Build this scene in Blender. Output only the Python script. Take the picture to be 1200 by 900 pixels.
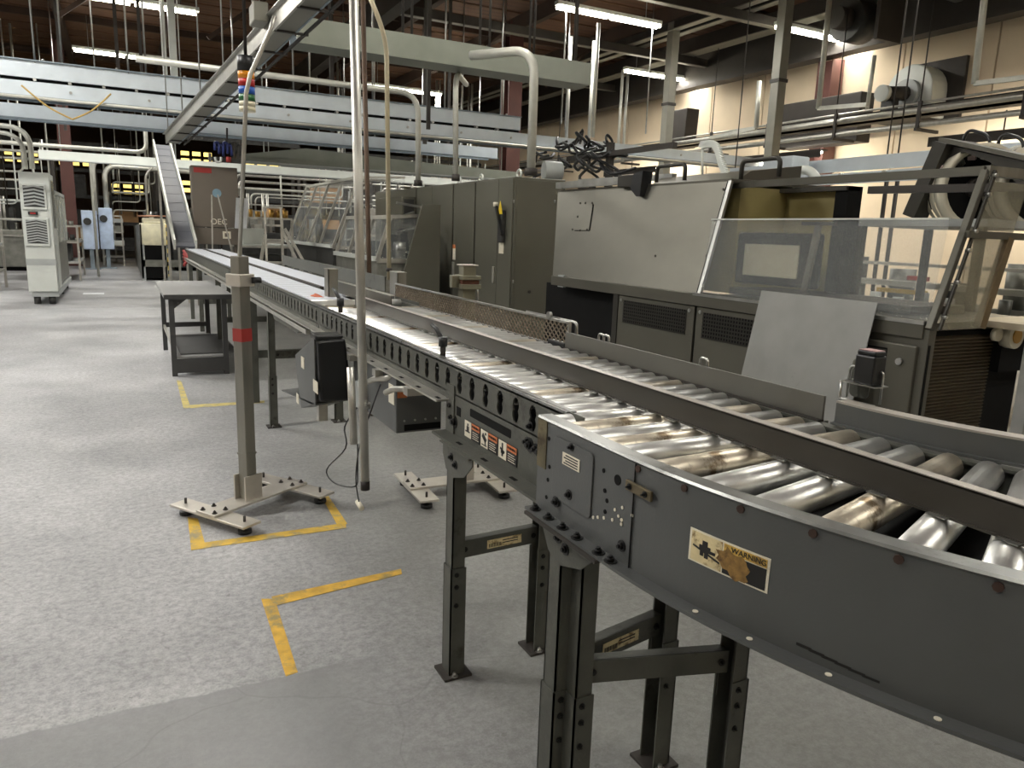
import bpy, bmesh, math, random
from mathutils import Vector, Matrix
random.seed(7)
for o in list(bpy.data.objects): bpy.data.objects.remove(o)
SC = bpy.context.scene
COL = SC.collection

# ------------------------------------------------------------------ camera
YAW, PITCH, ROLL, FPX, CAMH = 0.48478, 0.19884, 0.03451, 868.0, 1.35
_cy, _sy, _cp, _sp = math.cos(YAW), math.sin(YAW), math.cos(PITCH), math.sin(PITCH)
FW = Vector((_sy*_cp, _cy*_cp, -_sp))
_r = Vector((_cy, -_sy, 0)); _u = _r.cross(FW)
RT = math.cos(ROLL)*_r + math.sin(ROLL)*_u
UP = -math.sin(ROLL)*_r + math.cos(ROLL)*_u
CAM = Vector((0, 0, CAMH))
cd = bpy.data.cameras.new('camera'); cam = bpy.data.objects.new('camera', cd); COL.objects.link(cam)
cd.sensor_width = 36; cd.lens = FPX/1200*36; cd.clip_start = .05; cd.clip_end = 200
M = Matrix((RT, UP, -FW)).transposed().to_4x4(); M.translation = CAM
cam.matrix_world = M
SC.camera = cam
SC.view_settings.view_transform = 'Standard'; SC.view_settings.look = 'None'
SC.view_settings.gamma = 1; SC.view_settings.use_curve_mapping = False
SC.view_settings.exposure = 0.05
LAMP_W = 150.0
# ------------------------------------------------------------------ world: faint indoor ambience
wd = bpy.data.worlds.new('world'); SC.world = wd; wd.use_nodes = True
wd.node_tree.nodes['Background'].inputs[0].default_value = (.9, .95, 1, 1)
wd.node_tree.nodes['Background'].inputs[1].default_value = .06

def _ray(x, y): return FW + (x-600)/FPX*RT - (y-450)/FPX*UP
def PX(x, y, c): d = _ray(x, y); return CAM + d*(c/d.x)
def PY(x, y, c): d = _ray(x, y); return CAM + d*(c/d.y)
def PZ(x, y, h): d = _ray(x, y); return CAM + d*((h-CAMH)/d.z)

# ------------------------------------------------------------------ materials
def s2l(c): return tuple(((v/255)/12.92 if v/255 <= .04045 else ((v/255+.055)/1.055)**2.4) for v in c)
MATS = {}
def mat(name, rgb, rough=.5, metal=0, var=.12, scale=8, bump=0, bscale=60, rvar=.1, stretch=None, rust=None, rust_amt=.5, alpha=None, emit=None, spec=.5):
    if name in MATS: return MATS[name]
    m = bpy.data.materials.new(name); m.use_nodes = True; MATS[name] = m
    nt = m.node_tree; N = nt.nodes; L = nt.links; b = N['Principled BSDF']
    c = s2l(rgb)
    b.inputs['Metallic'].default_value = metal; b.inputs['Specular IOR Level'].default_value = spec
    tc = N.new('ShaderNodeTexCoord'); mp = N.new('ShaderNodeMapping'); L.new(tc.outputs['Object'], mp.inputs[0])
    if stretch: mp.inputs['Scale'].default_value = stretch
    nz = N.new('ShaderNodeTexNoise'); nz.inputs['Scale'].default_value = scale; nz.inputs['Detail'].default_value = 6
    L.new(mp.outputs[0], nz.inputs[0])
    rp = N.new('ShaderNodeValToRGB')
    rp.color_ramp.elements[0].position = .3; rp.color_ramp.elements[1].position = .7
    rp.color_ramp.elements[0].color = tuple(v*(1-var) for v in c)+(1,)
    rp.color_ramp.elements[1].color = tuple(min(1, v*(1+var)) for v in c)+(1,)
    L.new(nz.outputs['Fac'], rp.inputs[0]); out = rp.outputs[0]
    if rust:
        n2 = N.new('ShaderNodeTexNoise'); n2.inputs['Scale'].default_value = scale*.6; n2.inputs['Detail'].default_value = 8; n2.inputs['Roughness'].default_value = .7
        L.new(mp.outputs[0], n2.inputs[0])
        r2 = N.new('ShaderNodeValToRGB'); r2.color_ramp.elements[0].position = rust_amt; r2.color_ramp.elements[1].position = rust_amt+.12
        L.new(n2.outputs['Fac'], r2.inputs[0])
        mx = N.new('ShaderNodeMix'); mx.data_type = 'RGBA'; L.new(r2.outputs[0], mx.inputs[0]); L.new(out, mx.inputs[6])
        mx.inputs[7].default_value = s2l(rust)+(1,); out = mx.outputs[2]
    L.new(out, b.inputs['Base Color'])
    mr = N.new('ShaderNodeMapRange'); mr.inputs[3].default_value = max(.02, rough-rvar); mr.inputs[4].default_value = min(1, rough+rvar)
    L.new(nz.outputs['Fac'], mr.inputs[0]); L.new(mr.outputs[0], b.inputs['Roughness'])
    if bump:
        n3 = N.new('ShaderNodeTexNoise'); n3.inputs['Scale'].default_value = bscale; n3.inputs['Detail'].default_value = 4
        L.new(mp.outputs[0], n3.inputs[0])
        bp = N.new('ShaderNodeBump'); bp.inputs['Strength'].default_value = bump; bp.inputs['Distance'].default_value = .01
        L.new(n3.outputs['Fac'], bp.inputs['Height']); L.new(bp.outputs[0], b.inputs['Normal'])
    if alpha is not None: b.inputs['Alpha'].default_value = alpha
    if emit:
        b.inputs['Emission Color'].default_value = s2l(emit[0])+(1,); b.inputs['Emission Strength'].default_value = emit[1]
    return m

paint   = mat('dark conveyor paint', (86, 88, 87), .42, .15, .10, 5, .05, 200, rust=(58, 55, 48), rust_amt=.66)
paint2  = mat('worn frame paint', (84, 85, 78), .5, .2, .2, 12, .08, 120, rust=(48, 44, 36), rust_amt=.58)
railm   = mat('brown grey rail paint', (62, 59, 53), .4, .2, .12, 6, rust=(48, 44, 38), rust_amt=.66)
zinc    = mat('roller zinc', (212, 212, 208), .34, .82, .14, 14, .04, 150, .12, rust=(150, 138, 118), rust_amt=.66)
zincb   = mat('roller zinc stained', (205, 196, 178), .36, .82, .22, 18, .04, 150, .12, rust=(120, 104, 82), rust_amt=.56)
steel   = mat('bare steel', (176, 176, 172), .32, .95, .15, 10, rvar=.12)
stainl  = mat('stainless plate', (205, 200, 190), .42, .75, .1, 9, .04, 120, rust=(150, 138, 120), rust_amt=.64)
post_m  = mat('stainless post', (140, 138, 130), .38, .7, .15, 6, stretch=(3, 3, .3))
galv    = mat('galvanised pipe', (188, 186, 178), .38, .75, .12, 12, rust=(120, 112, 98), rust_amt=.64)
pipe_w  = mat('pale conduit', (196, 196, 186), .45, .35, .08, 9)
black   = mat('black plastic', (20, 21, 23), .38, 0, .2, 12)
blackm  = mat('matt black', (12, 12, 12), .8, 0, .2, 8, spec=.2)
belt_w  = mat('white belt', (214, 218, 226), .42, 0, .06, 30, rust=(176, 180, 190), rust_amt=.62)
belt_d  = mat('dark incline belt', (82, 84, 90), .55, 0, .12, 14)
encl    = mat('olive grey enclosure', (106, 105, 94), .38, .35, .05, 3, rvar=.05)
encl_d  = mat('olive grey enclosure dark', (70, 69, 62), .45, .25, .06, 3)
mach    = mat('brushed machine steel', (114, 112, 103), .36, .85, .08, 2.5, stretch=(1, 1, 1.6), rvar=.03)
mach_p  = mat('machine lower panel', (88, 86, 77), .45, .35, .06, 4)
mach_d  = mat('machine dark edge', (50, 48, 42), .5, .3, .1, 6)
alu     = mat('dull aluminium sheet', (134, 134, 131), .5, .5, .10, 5, rust=(98, 98, 95), rust_amt=.66)
plexi   = mat('clear plastic', (205, 210, 208), .12, 0, .05, 3, alpha=.13)
plexi2  = mat('smoked plastic', (150, 146, 128), .2, 0, .08, 3, alpha=.5)
mesh_m  = mat('rusty mesh wire', (132, 120, 104), .55, .5, .25, 40)
white_p = mat('white painted steel', (206, 210, 204), .42, .05, .05, 4)
grey_l  = mat('light grey grille', (168, 172, 170), .45, .1, .06, 8)
blue_p  = mat('pale blue beam paint', (206, 215, 221), .42, .15, .07, 4, rust=(150, 158, 162), rust_amt=.68)
blue_d  = mat('grey blue beam paint', (132, 144, 152), .45, .2, .08, 4)
grn_b   = mat('grey green beam paint', (128, 132, 122), .45, .15, .08, 4)
wall_m  = mat('cream precast wall', (226, 208, 180), .85, 0, .06, 1.2, .1, 30)
wood    = mat('brown roof boards', (98, 68, 48), .85, 0, .35, 2.2, .1, 20, stretch=(.4, 3, 1))
wood_d  = mat('dark roof timber', (66, 50, 40), .85, 0, .25, 2)
steel_d = mat('dark structural steel', (62, 58, 54), .6, .3, .15, 4)
maroon  = mat('red oxide column paint', (96, 62, 56), .6, .1, .1, 4)
duct    = mat('grey column paint', (128, 126, 116), .5, .3, .1, 4)
yellow  = mat('worn yellow floor paint', (206, 164, 62), .6, 0, .25, 18, rust=(146, 134, 92), rust_amt=.5)
lab_w   = mat('white label', (226, 220, 200), .5, 0, .06, 40, rust=(170, 150, 110), rust_amt=.6)
lab_y   = mat('stained cream label', (220, 204, 158), .5, 0, .1, 60, rust=(128, 100, 56), rust_amt=.5)
lab_o   = mat('orange label', (196, 112, 62), .5, 0, .1, 60)
lab_k   = mat('black label ink', (24, 23, 22), .5, 0, .1, 60)
lab_b   = mat('blue label', (60, 90, 160), .5)
grime   = mat('brown grime', (140, 108, 56), .7, 0, .3, 90, rust=(90, 66, 36), rust_amt=.5)
red     = mat('red plastic', (186, 40, 36), .4)
redl    = mat('red tape', (150, 44, 40), .5)
orange  = mat('orange plastic', (232, 140, 30), .35)
amber   = mat('amber plastic', (236, 150, 30), .3)
green   = mat('green plastic', (40, 110, 60), .35)
bluep   = mat('blue plastic', (40, 96, 190), .35)
navy    = mat('navy hose', (40, 52, 110), .45)
creamp  = mat('cream plastic', (226, 220, 190), .4)
brass   = mat('brass', (190, 150, 80), .35, .9)
yel_p   = mat('yellow plastic', (226, 196, 48), .45)
clutter = mat('mixed machine grey', (132, 132, 124), .45, .5, .3, 6)
clutd   = mat('mixed dark grey', (58, 58, 56), .55, .3, .3, 6)
paper   = mat('paper', (224, 226, 228), .7, 0, .05, 8)
carton  = mat('brown carton', (176, 138, 96), .8, 0, .1, 5)
tablem  = mat('table top grey', (152, 152, 150), .5, .2, .08, 6)
tabled  = mat('table dark frame', (66, 66, 66), .5, .2, .1, 6)
drum_m  = mat('white ribbed drum', (196, 190, 172), .5, .1, .08, 6)
glow    = mat('lit tube', (255, 255, 245), .4, emit=((255, 248, 226), 26))
glow.cycles.emission_sampling = 'NONE'
rackglow= mat('far lit panel', (250, 220, 120), .5, emit=((255, 226, 130), 1.3))

# floor
def floor_material():
    m = bpy.data.materials.new('painted concrete floor'); m.use_nodes = True
    nt = m.node_tree; N = nt.nodes; L = nt.links; b = N['Principled BSDF']
    tc = N.new('ShaderNodeTexCoord'); P = tc.outputs['Object']
    def noise(sc, det=6, rough=.6, stretch=None):
        src = P
        if stretch:
            mp = N.new('ShaderNodeMapping'); mp.inputs['Scale'].default_value = stretch; L.new(P, mp.inputs[0]); src = mp.outputs[0]
        n = N.new('ShaderNodeTexNoise'); n.inputs['Scale'].default_value = sc; n.inputs['Detail'].default_value = det; n.inputs['Roughness'].default_value = rough
        L.new(src, n.inputs[0]); return n.outputs['Fac']
    def ramp(f, p0, p1, c0, c1):
        r = N.new('ShaderNodeValToRGB'); r.color_ramp.elements[0].position = p0; r.color_ramp.elements[1].position = p1
        r.color_ramp.elements[0].color = c0+(1,); r.color_ramp.elements[1].color = c1+(1,); L.new(f, r.inputs[0]); return r.outputs[0]
    def mix(f, a, bb, mode='MIX'):
        x = N.new('ShaderNodeMix'); x.data_type = 'RGBA'; x.blend_type = mode
        if isinstance(f, float): x.inputs[0].default_value = f
        else: L.new(f, x.inputs[0])
        for i, v in ((6, a), (7, bb)):
            if isinstance(v, tuple): x.inputs[i].default_value = v+(1,)
            else: L.new(v, x.inputs[i])
        return x.outputs[2]
    def math_(op, a, bb=None):
        x = N.new('ShaderNodeMath'); x.operation = op
        for i, v in enumerate((a, bb)):
            if v is None: continue
            if isinstance(v, (int, float)): x.inputs[i].default_value = v
            else: L.new(v, x.inputs[i])
        return x.outputs[0]
    big = ramp(noise(.9, 5), .3, .7, s2l((152, 153, 154)), s2l((200, 200, 201)))
    fine = ramp(noise(34, 9, .9), .42, .58, (.22, .22, .22), (1.0, 1.0, 1.0))
    col = mix(.58, big, fine, 'MULTIPLY')
    scuff = ramp(noise(5, 8, .75, (1, 3, 1)), .58, .72, (0, 0, 0), (1, 1, 1))
    col = mix(math_('MULTIPLY', scuff, .5), col, s2l((112, 113, 112)))
    pits = ramp(noise(24, 4, .6), .67, .70, (0, 0, 0), (1, 1, 1))
    col = mix(math_('MULTIPLY', pits, .5), col, s2l((84, 84, 82)))
    # smoother recoated strip that crosses the near floor
    sp = N.new('ShaderNodeSeparateXYZ'); L.new(P, sp.inputs[0])
    A = PZ(0, 866, 0); B = PZ(470, 762, 0)
    t = (B-A).normalized(); nrm = Vector((-t.y, t.x))
    d = math_('ADD', math_('MULTIPLY', sp.outputs[0], nrm.x), math_('MULTIPLY', sp.outputs[1], nrm.y))
    d = math_('ADD', math_('SUBTRACT', d, nrm.x*A.x+nrm.y*A.y), math_('MULTIPLY', math_('SUBTRACT', noise(9), .5), .05))
    mk = N.new('ShaderNodeMapRange'); mk.inputs[1].default_value = .004; mk.inputs[2].default_value = -.004; L.new(d, mk.inputs[0])
    strip = ramp(noise(1.6, 4), .3, .7, s2l((116, 117, 118)), s2l((140, 141, 141)))
    xm = N.new('ShaderNodeMapRange'); xm.inputs[1].default_value = .75; xm.inputs[2].default_value = .45; L.new(sp.outputs[0], xm.inputs[0])
    col = mix(math_('MULTIPLY', math_('MULTIPLY', mk.outputs[0], xm.outputs[0]), .8), col, strip)
    # floor colour turns darker and greener towards the conveyor side
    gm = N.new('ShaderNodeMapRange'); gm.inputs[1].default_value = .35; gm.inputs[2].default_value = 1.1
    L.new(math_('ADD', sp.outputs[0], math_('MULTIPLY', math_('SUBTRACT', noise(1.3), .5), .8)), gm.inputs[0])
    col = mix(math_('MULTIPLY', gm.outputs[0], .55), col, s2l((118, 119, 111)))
    # long cracks
    vo = N.new('ShaderNodeTexVoronoi'); vo.feature = 'DISTANCE_TO_EDGE'; vo.inputs['Scale'].default_value = .3
    mp = N.new('ShaderNodeMapping'); L.new(P, mp.inputs[0])
    nv = N.new('ShaderNodeTexNoise'); nv.inputs['Scale'].default_value = 2.2; L.new(P, nv.inputs[0])
    ad = N.new('ShaderNodeVectorMath'); ad.operation = 'ADD'; L.new(mp.outputs[0], ad.inputs[0])
    sc = N.new('ShaderNodeVectorMath'); sc.operation = 'SCALE'; sc.inputs['Scale'].default_value = .45; L.new(nv.outputs['Color'], sc.inputs[0]); L.new(sc.outputs[0], ad.inputs[1])
    L.new(ad.outputs[0], vo.inputs['Vector'])
    cr = N.new('ShaderNodeMapRange'); cr.inputs[1].default_value = .0016; cr.inputs[2].default_value = .0006; L.new(vo.outputs['Distance'], cr.inputs[0])
    col = mix(math_('MULTIPLY', cr.outputs[0], .16), col, s2l((66, 66, 64)))
    L.new(col, b.inputs['Base Color'])
    mr = N.new('ShaderNodeMapRange'); mr.inputs[3].default_value = .32; mr.inputs[4].default_value = .58; L.new(noise(2.4), mr.inputs[0]); L.new(mr.outputs[0], b.inputs['Roughness'])
    bp = N.new('ShaderNodeBump'); bp.inputs['Strength'].default_value = .6; bp.inputs['Distance'].default_value = .004
    L.new(noise(34, 9, .9), bp.inputs['Height']); L.new(bp.outputs[0], b.inputs['Normal'])
    return m

# ------------------------------------------------------------------ mesh builder
class MB:
    def __init__(s): s.v = []; s.f = []; s.sm = []
    def face(s, idx, smooth=False): s.f.append(idx); s.sm.append(smooth)
    def box(s, a, b):
        (x0, y0, z0), (x1, y1, z1) = a, b
        x0, x1 = min(x0, x1), max(x0, x1); y0, y1 = min(y0, y1), max(y0, y1); z0, z1 = min(z0, z1), max(z0, z1)
        n = len(s.v)
        s.v += [(x0,y0,z0),(x1,y0,z0),(x1,y1,z0),(x0,y1,z0),(x0,y0,z1),(x1,y0,z1),(x1,y1,z1),(x0,y1,z1)]
        for q in ((0,3,2,1),(4,5,6,7),(0,1,5,4),(1,2,6,5),(2,3,7,6),(3,0,4,7)): s.face([n+i for i in q])
        return s
    def obox(s, c, ax, ay, az):
        """box from centre and three half-axis vectors"""
        c, ax, ay, az = Vector(c), Vector(ax), Vector(ay), Vector(az); n = len(s.v)
        for k in (-1, 1):
            for (i, j) in ((-1,-1),(1,-1),(1,1),(-1,1)): s.v.append(tuple(c+ax*i+ay*j+az*k))
        for q in ((0,3,2,1),(4,5,6,7),(0,1,5,4),(1,2,6,5),(2,3,7,6),(3,0,4,7)): s.face([n+i for i in q])
        return s
    def bar(s, p0, p1, w, h, up=(0, 0, 1)):
        p0, p1 = Vector(p0), Vector(p1); d = p1-p0; l = d.length; d.normalize()
        up = Vector(up)
        if abs(d.dot(up)) > .98: up = Vector((1, 0, 0))
        sd = d.cross(up).normalized(); u = sd.cross(d)
        return s.obox((p0+p1)/2, d*l/2, sd*w/2, u*h/2)
    def cyl(s, p0, p1, r0, r1=None, n=12, cap=True):
        p0, p1 = Vector(p0), Vector(p1); r1 = r0 if r1 is None else r1
        d = (p1-p0).normalized(); a = d.orthogonal().normalized(); b = d.cross(a); k = len(s.v)
        for p, r in ((p0, r0), (p1, r1)):
            for i in range(n):
                t = 2*math.pi*i/n; s.v.append(tuple(p+a*r*math.cos(t)+b*r*math.sin(t)))
        for i in range(n): j = (i+1) % n; s.face([k+i, k+j, k+n+j, k+n+i], True)
        if cap: s.face([k+i for i in reversed(range(n))]); s.face([k+n+i for i in range(n)])
        return s
    def tube(s, pts, r, n=8, cap=True):
        pts = [Vector(p) for p in pts]; k = len(s.v); prev = None
        for i, p in enumerate(pts):
            d = (pts[min(i+1, len(pts)-1)]-pts[max(i-1, 0)]).normalized()
            if prev is None: a = d.orthogonal().normalized()
            else: a = (prev-d*prev.dot(d)).normalized()
            prev = a; b = d.cross(a)
            for q in range(n):
                t = 2*math.pi*q/n; s.v.append(tuple(p+a*r*math.cos(t)+b*r*math.sin(t)))
        for i in range(len(pts)-1):
            for q in range(n):
                j = (q+1) % n; s.face([k+i*n+q, k+i*n+j, k+(i+1)*n+j, k+(i+1)*n+q], True)
        if cap:
            s.face([k+q for q in reversed(range(n))]); e = k+(len(pts)-1)*n; s.face([e+q for q in range(n)])
        return s
    def prism(s, poly, ext):
        """planar polygon (3d points) extruded by vector ext"""
        ext = Vector(ext); k = len(s.v); n = len(poly)
        s.v += [tuple(Vector(p)) for p in poly] + [tuple(Vector(p)+ext) for p in poly]
        s.face([k+i for i in reversed(range(n))]); s.face([k+n+i for i in range(n)])
        for i in range(n): j = (i+1) % n; s.face([k+i, k+j, k+n+j, k+n+i])
        return s
    def sweep(s, path, sec):
        """path: (x, y, nx, ny) stations; sec: closed (offset, z) section"""
        k = len(s.v); n = len(sec)
        for (x, y, nx, ny) in path:
            for (o, z) in sec: s.v.append((x+nx*o, y+ny*o, z))
        for i in range(len(path)-1):
            for q in range(n):
                j = (q+1) % n; s.face([k+i*n+q, k+i*n+j, k+(i+1)*n+j, k+(i+1)*n+q])
        s.face([k+q for q in range(n)]); e = k+(len(path)-1)*n; s.face([e+q for q in reversed(range(n))])
        return s
    def mesh(s, name):
        m = bpy.data.meshes.new(name); m.from_pydata(s.v, [], s.f)
        m.polygons.foreach_set('use_smooth', s.sm); 
        bm = bmesh.new(); bm.from_mesh(m); bmesh.ops.recalc_face_normals(bm, faces=bm.faces); bm.to_mesh(m); bm.free()
        m.update(); return m

def link(o, parent=None):
    COL.objects.link(o)
    if parent:
        o.parent = parent
        o.matrix_parent_inverse = Matrix.Translation(-wloc(parent))
    return o
def wloc(p):
    return Vector(p['_w']) if '_w' in p else Vector((0, 0, 0))
def part(name, mb, m, parent, bev=0, label=None, loc=None, rot=None):
    me = mb if isinstance(mb, bpy.types.Mesh) else mb.mesh(name)
    if not me.materials: me.materials.append(m)
    o = bpy.data.objects.new(name, me); link(o, parent)
    if loc is not None: o.location = loc; o['_w'] = tuple(loc)
    if rot is not None: o.rotation_euler = rot
    if bev:
        md = o.modifiers.new('bevel', 'BEVEL'); md.width = bev; md.segments = 2; md.limit_method = 'ANGLE'; md.angle_limit = .7
    if label: o['label'] = label
    return o
def thing(name, label, cat, loc, group=None):
    o = bpy.data.objects.new(name, None); COL.objects.link(o); o.location = loc; o['_w'] = tuple(loc); o.empty_display_size = .1
    o['label'] = label; o['category'] = cat
    if group: o['group'] = group
    return o
def single(name, mb, m, label, cat, group=None, bev=0):
    o = part(name, mb, m, None, bev); o['label'] = label; o['category'] = cat
    if group: o['group'] = group
    return o
def struct(name, mb, m, bev=0):
    o = part(name, mb, m, None, bev); o['kind'] = 'structure'; return o
def text(name, s, size, mtx, m, parent, thick=.0004):
    c = bpy.data.curves.new(name, 'FONT'); c.body = s; c.size = size; c.extrude = thick; c.align_x = 'CENTER'; c.align_y = 'CENTER'
    t = bpy.data.objects.new(name+'_curve', c); COL.objects.link(t)
    dg = bpy.context.evaluated_depsgraph_get()
    me = bpy.data.meshes.new_from_object(t.evaluated_get(dg)); bpy.data.objects.remove(t); bpy.data.curves.remove(c)
    me.transform(mtx); me.materials.clear(); me.materials.append(m)
    o = bpy.data.objects.new(name, me); link(o, parent); return o
def frame_mtx(o, ex, ey):
    ex, ey = Vector(ex).normalized(), Vector(ey).normalized(); ez = ex.cross(ey)
    m = Matrix((ex, ey, ez)).transposed().to_4x4(); m.translation = Vector(o); return m
def bend(p0, p1, p2, r, n=6):
    """rounded corner points from p0 through p1 to p2"""
    p0, p1, p2 = Vector(p0), Vector(p1), Vector(p2)
    a = p1+(p0-p1).normalized()*r; b = p1+(p2-p1).normalized()*r
    return [((1-t)**2)*a+2*t*(1-t)*p1+t*t*b for t in [i/n for i in range(n+1)]]
def rod_path(pts, r):
    out = [Vector(pts[0])]
    for i in range(1, len(pts)-1): out += bend(pts[i-1], pts[i], pts[i+1], r)
    return out+[Vector(pts[-1])]

# ================================================================== the setting
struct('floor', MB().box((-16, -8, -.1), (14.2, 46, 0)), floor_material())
CZ = 6.35
ceil = struct('ceiling', MB().box((-16, -8, CZ+.06), (14.2, 46, CZ+.2)), wood)
pm = MB(); pm.box((-15.9, 0, 0), (14.1, .28, .05)); pme = pm.mesh('roof_plank')
for i in range(178):
    part('roof_plank', pme, wood, ceil, loc=(0, -7.9+i*.3, CZ+.01+.012*(i % 3)))
jm = MB().box((-.07, 0, -.32), (.07, 53.6, 0)).mesh('roof_joist')
for i in range(13): part('roof_joist', jm, wood_d, ceil, loc=(-15.4+i*2.4, -7.8, CZ+.005))
bm_ = MB().box((0, -.04, -.16), (29.6, .04, 0)).mesh('roof_batten')
for i in range(11): part('roof_batten', bm_, wood_d, ceil, loc=(-15.7, -6+i*4.8, CZ+.002))
for k, (a, c) in enumerate(((800, 40), (720, 60), (900, 40), (860, 85), (700, 95))):
    x = PZ(a, c, 5.85).x
    pu = part('purlin', MB().box((x-.03, -6, 5.87), (x+.03, 40, 6.2)), steel_d, ceil)
    part('purlin_flange', MB().box((x-.09, -6, 5.85), (x+.09, 40, 5.87)), duct, pu)
for k, y in enumerate((9.0, 12.0, 15.5, 19.5)):
    cb = part('cross_beam', MB().box((5.2, y-.03, 5.66), (13.4, y+.03, 5.84)), steel_d, ceil)
    part('cross_flange', MB().box((5.2, y-.07, 5.645), (13.4, y+.07, 5.66)), duct, cb)
wr = struct('wall_right', MB().box((14.12, -8, 0), (14.3, 46, CZ+.2)), wall_m)
wp = MB().box((0, 0, 0), (.12, 1.80, CZ)).mesh('wall_panel')
for i in range(29): part('wall_panel', wp, wall_m, wr, loc=(14.0, -7.9+i*1.83, 0))
struct('wall_left', MB().box((-16.2, -8, 0), (-16, 46, CZ+.2)), wall_m)
struct('wall_back', MB().box((-16, -8.2, 0), (14.2, -8, CZ+.2)), wall_m)
struct('wall_far', MB().box((-16, 46, 0), (14.2, 46.2, CZ+.2)), wood_d)
# steel girder under the roof beside the right wall, with its flanges
g = MB().box((13.42, -7.9, 5.28), (13.50, 45, 6.2)).box((13.28, -7.9, 5.22), (13.64, 45, 5.28)).box((13.28, -7.9, 6.2), (13.64, 45, 6.26))
struct('trim_1', g, steel_d)
for k, (gx, gz) in enumerate(((5.0, 5.55), (-4.6, 5.55))):
    struct('trim_%d' % (k+2), MB().box((gx-.05, 6, gz), (gx+.05, 45, gz+.5)).box((gx-.14, 6, gz-.05), (gx+.14, 45, gz)), steel_d)

def hcolumn(name, x, y, w, z0, z1, m, label, flat=True):
    t = thing(name, label, 'column', (x, y, z0))
    part('web', MB().box((x-.012, y-w/2, z0), (x+.012, y+w/2, z1)), m, t)
    for s in (-1, 1): part('flange', MB().box((x-w/2, y+s*w/2-.012, z0), (x+w/2, y+s*w/2+.012, z1)), m, t)
    part('base_plate', MB().box((x-w*.8, y-w*.8, z0), (x+w*.8, y+w*.8, z0+.02)), m, t)
    return t
p = PY(600, 100, 17); hcolumn('steel_column', p.x, 17, .36, 0, 6.3, maroon, 'red-brown steel column rising behind the grey enclosures', 1)
hcolumn('steel_column', 13.75, PX(968, 130, 13.75).y, .36, 0, 5.24, maroon, 'dark red column against the cream wall left of the blower')
p = PY(222, 160, 24); hcolumn('steel_column', p.x-3.2, 26, .32, 0, 6.3, maroon, 'red-brown column far back behind the white control cabinet')
def box_column(x, y, label):
    t = thing('square_column', label, 'column', (x, y, 0))
    part('shaft', MB().box((x-.1, y-.1, 0), (x+.1, y+.1, 6.3)), duct, t, .01)
    part('base_plate', MB().box((x-.2, y-.2, 0), (x+.2, y+.2, .02)), duct, t)
    part('clamp_band', MB().box((x-.115, y-.115, 4.3), (x+.115, y+.115, 4.36)), steel_d, t)
box_column(11.1, 14.0, 'tall grey square column nearer the middle, left of the pair by the wall')
box_column(11.1, 10.8, 'tall grey square column in front of the cream wall, right of the pair')

# ---- ceiling lights
def light(c, label, L=2.4, z=5.5, group='ceiling strip lights', pw=1.0):
    x, y = c
    t = thing('strip_light', label, 'light', (x, y, z), group)
    part('housing', MB().box((x-L/2, y-.07, z+.03), (x+L/2, y+.07, z+.10)), white_p, t)
    for k in (-1, 1):
        for s in (-1, 1):
            part('tube', MB().cyl((x+k*L/4-L/4+.04, y+s*.05, z), (x+k*L/4+L/4-.04, y+s*.05, z), 0.034, n=8), glow, t)
        part('hanger', MB().cyl((x+k*L*.35, y, z+.1), (x+k*L*.35, y, CZ), .008, n=5), steel, t)
    ld = bpy.data.lights.new('lamp', 'AREA'); ld.shape = 'RECTANGLE'; ld.size = L; ld.size_y = .25; ld.energy = LAMP_W*pw; ld.color = (1, .98, .945)
    lo = bpy.data.objects.new('lamp', ld); link(lo, t); lo.location = (x, y, z-.04)
    return t
vis = [((715, 20), 'bright double strip light near the top centre of the ceiling'),
       ((148, 66), 'strip light hanging at far left above the blue conveyor beam'),
       ((155, 4), 'strip light at the top left corner, cut by the picture edge'),
       ((534, 74), 'short-looking strip light left of the red-brown column'),
       ((960, 42), 'strip light close to the girder by the cream wall'),
       ((776, 90), 'distant strip light seen just beside the left grey square column'),
       ((474, 106), 'far strip light seen between the thin poles at centre')]
for (q, lb) in vis:
    p = PZ(q[0], q[1], 5.5); light((p.x, p.y), lb, pw={960: .4, 776: .6}.get(q[0], 1.0))
for (x, y, w) in ((-2.6, 9.5, 1.9), (-3.0, 4.6, 1.5), (2.6, 2.2, .35), (-3.2, -1.5, .5), (2.8, -3.5, .5), (8.4, 4.0, .7), (8.4, -2.0, .6), (-9, 12, 1.2), (-9, 4, .8), (-4.0, 15, 1.8), (3.4, 7.6, .3)):
    light((x, y), 'ceiling strip light overhead, outside the picture', pw=w)

# ================================================================== overhead conveyors and beams
def rods(t, pts, z0, z1=None, r=.012, m=None):
    for (x, y) in pts: part('hanger_rod', MB().cyl((x, y, z0), (x, y, z1 or CZ), r, n=6), m or steel, t)
# long double-deck overhead conveyor crossing the hall
t = thing('overhead_conveyor', 'long pale blue double-deck overhead conveyor crossing the whole hall', 'conveyor', (4, 12.9, 3.0))
part('lower_rail', MB().box((-7, 12.72, 3.0), (13.3, 12.76, 3.20)), blue_p, t)
part('lower_lip', MB().box((-7, 12.66, 2.99), (13.3, 12.76, 3.005)), blue_d, t)
part('upper_rail', MB().box((-7, 12.74, 3.25), (6.7, 12.78, 3.47)), blue_p, t)
part('upper_cap', MB().box((-7, 12.70, 3.47), (6.7, 12.80, 3.485)), blue_d, t)
part('chain_slot', MB().box((-7, 12.80, 3.18), (6.7, 12.83, 3.27)), blackm, t)
part('rear_rail', MB().box((-7, 13.28, 3.0), (13.3, 13.32, 3.2)), blue_d, t)
part('belt', MB().box((-7, 12.83, 3.10), (13.3, 13.28, 3.13)), belt_d, t)
for i in range(32):
    x = -6.8+i*.42; part('roller_pin', MB().cyl((x, 12.70, 3.225), (x, 12.83, 3.225), .022, n=8), steel, t)
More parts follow.
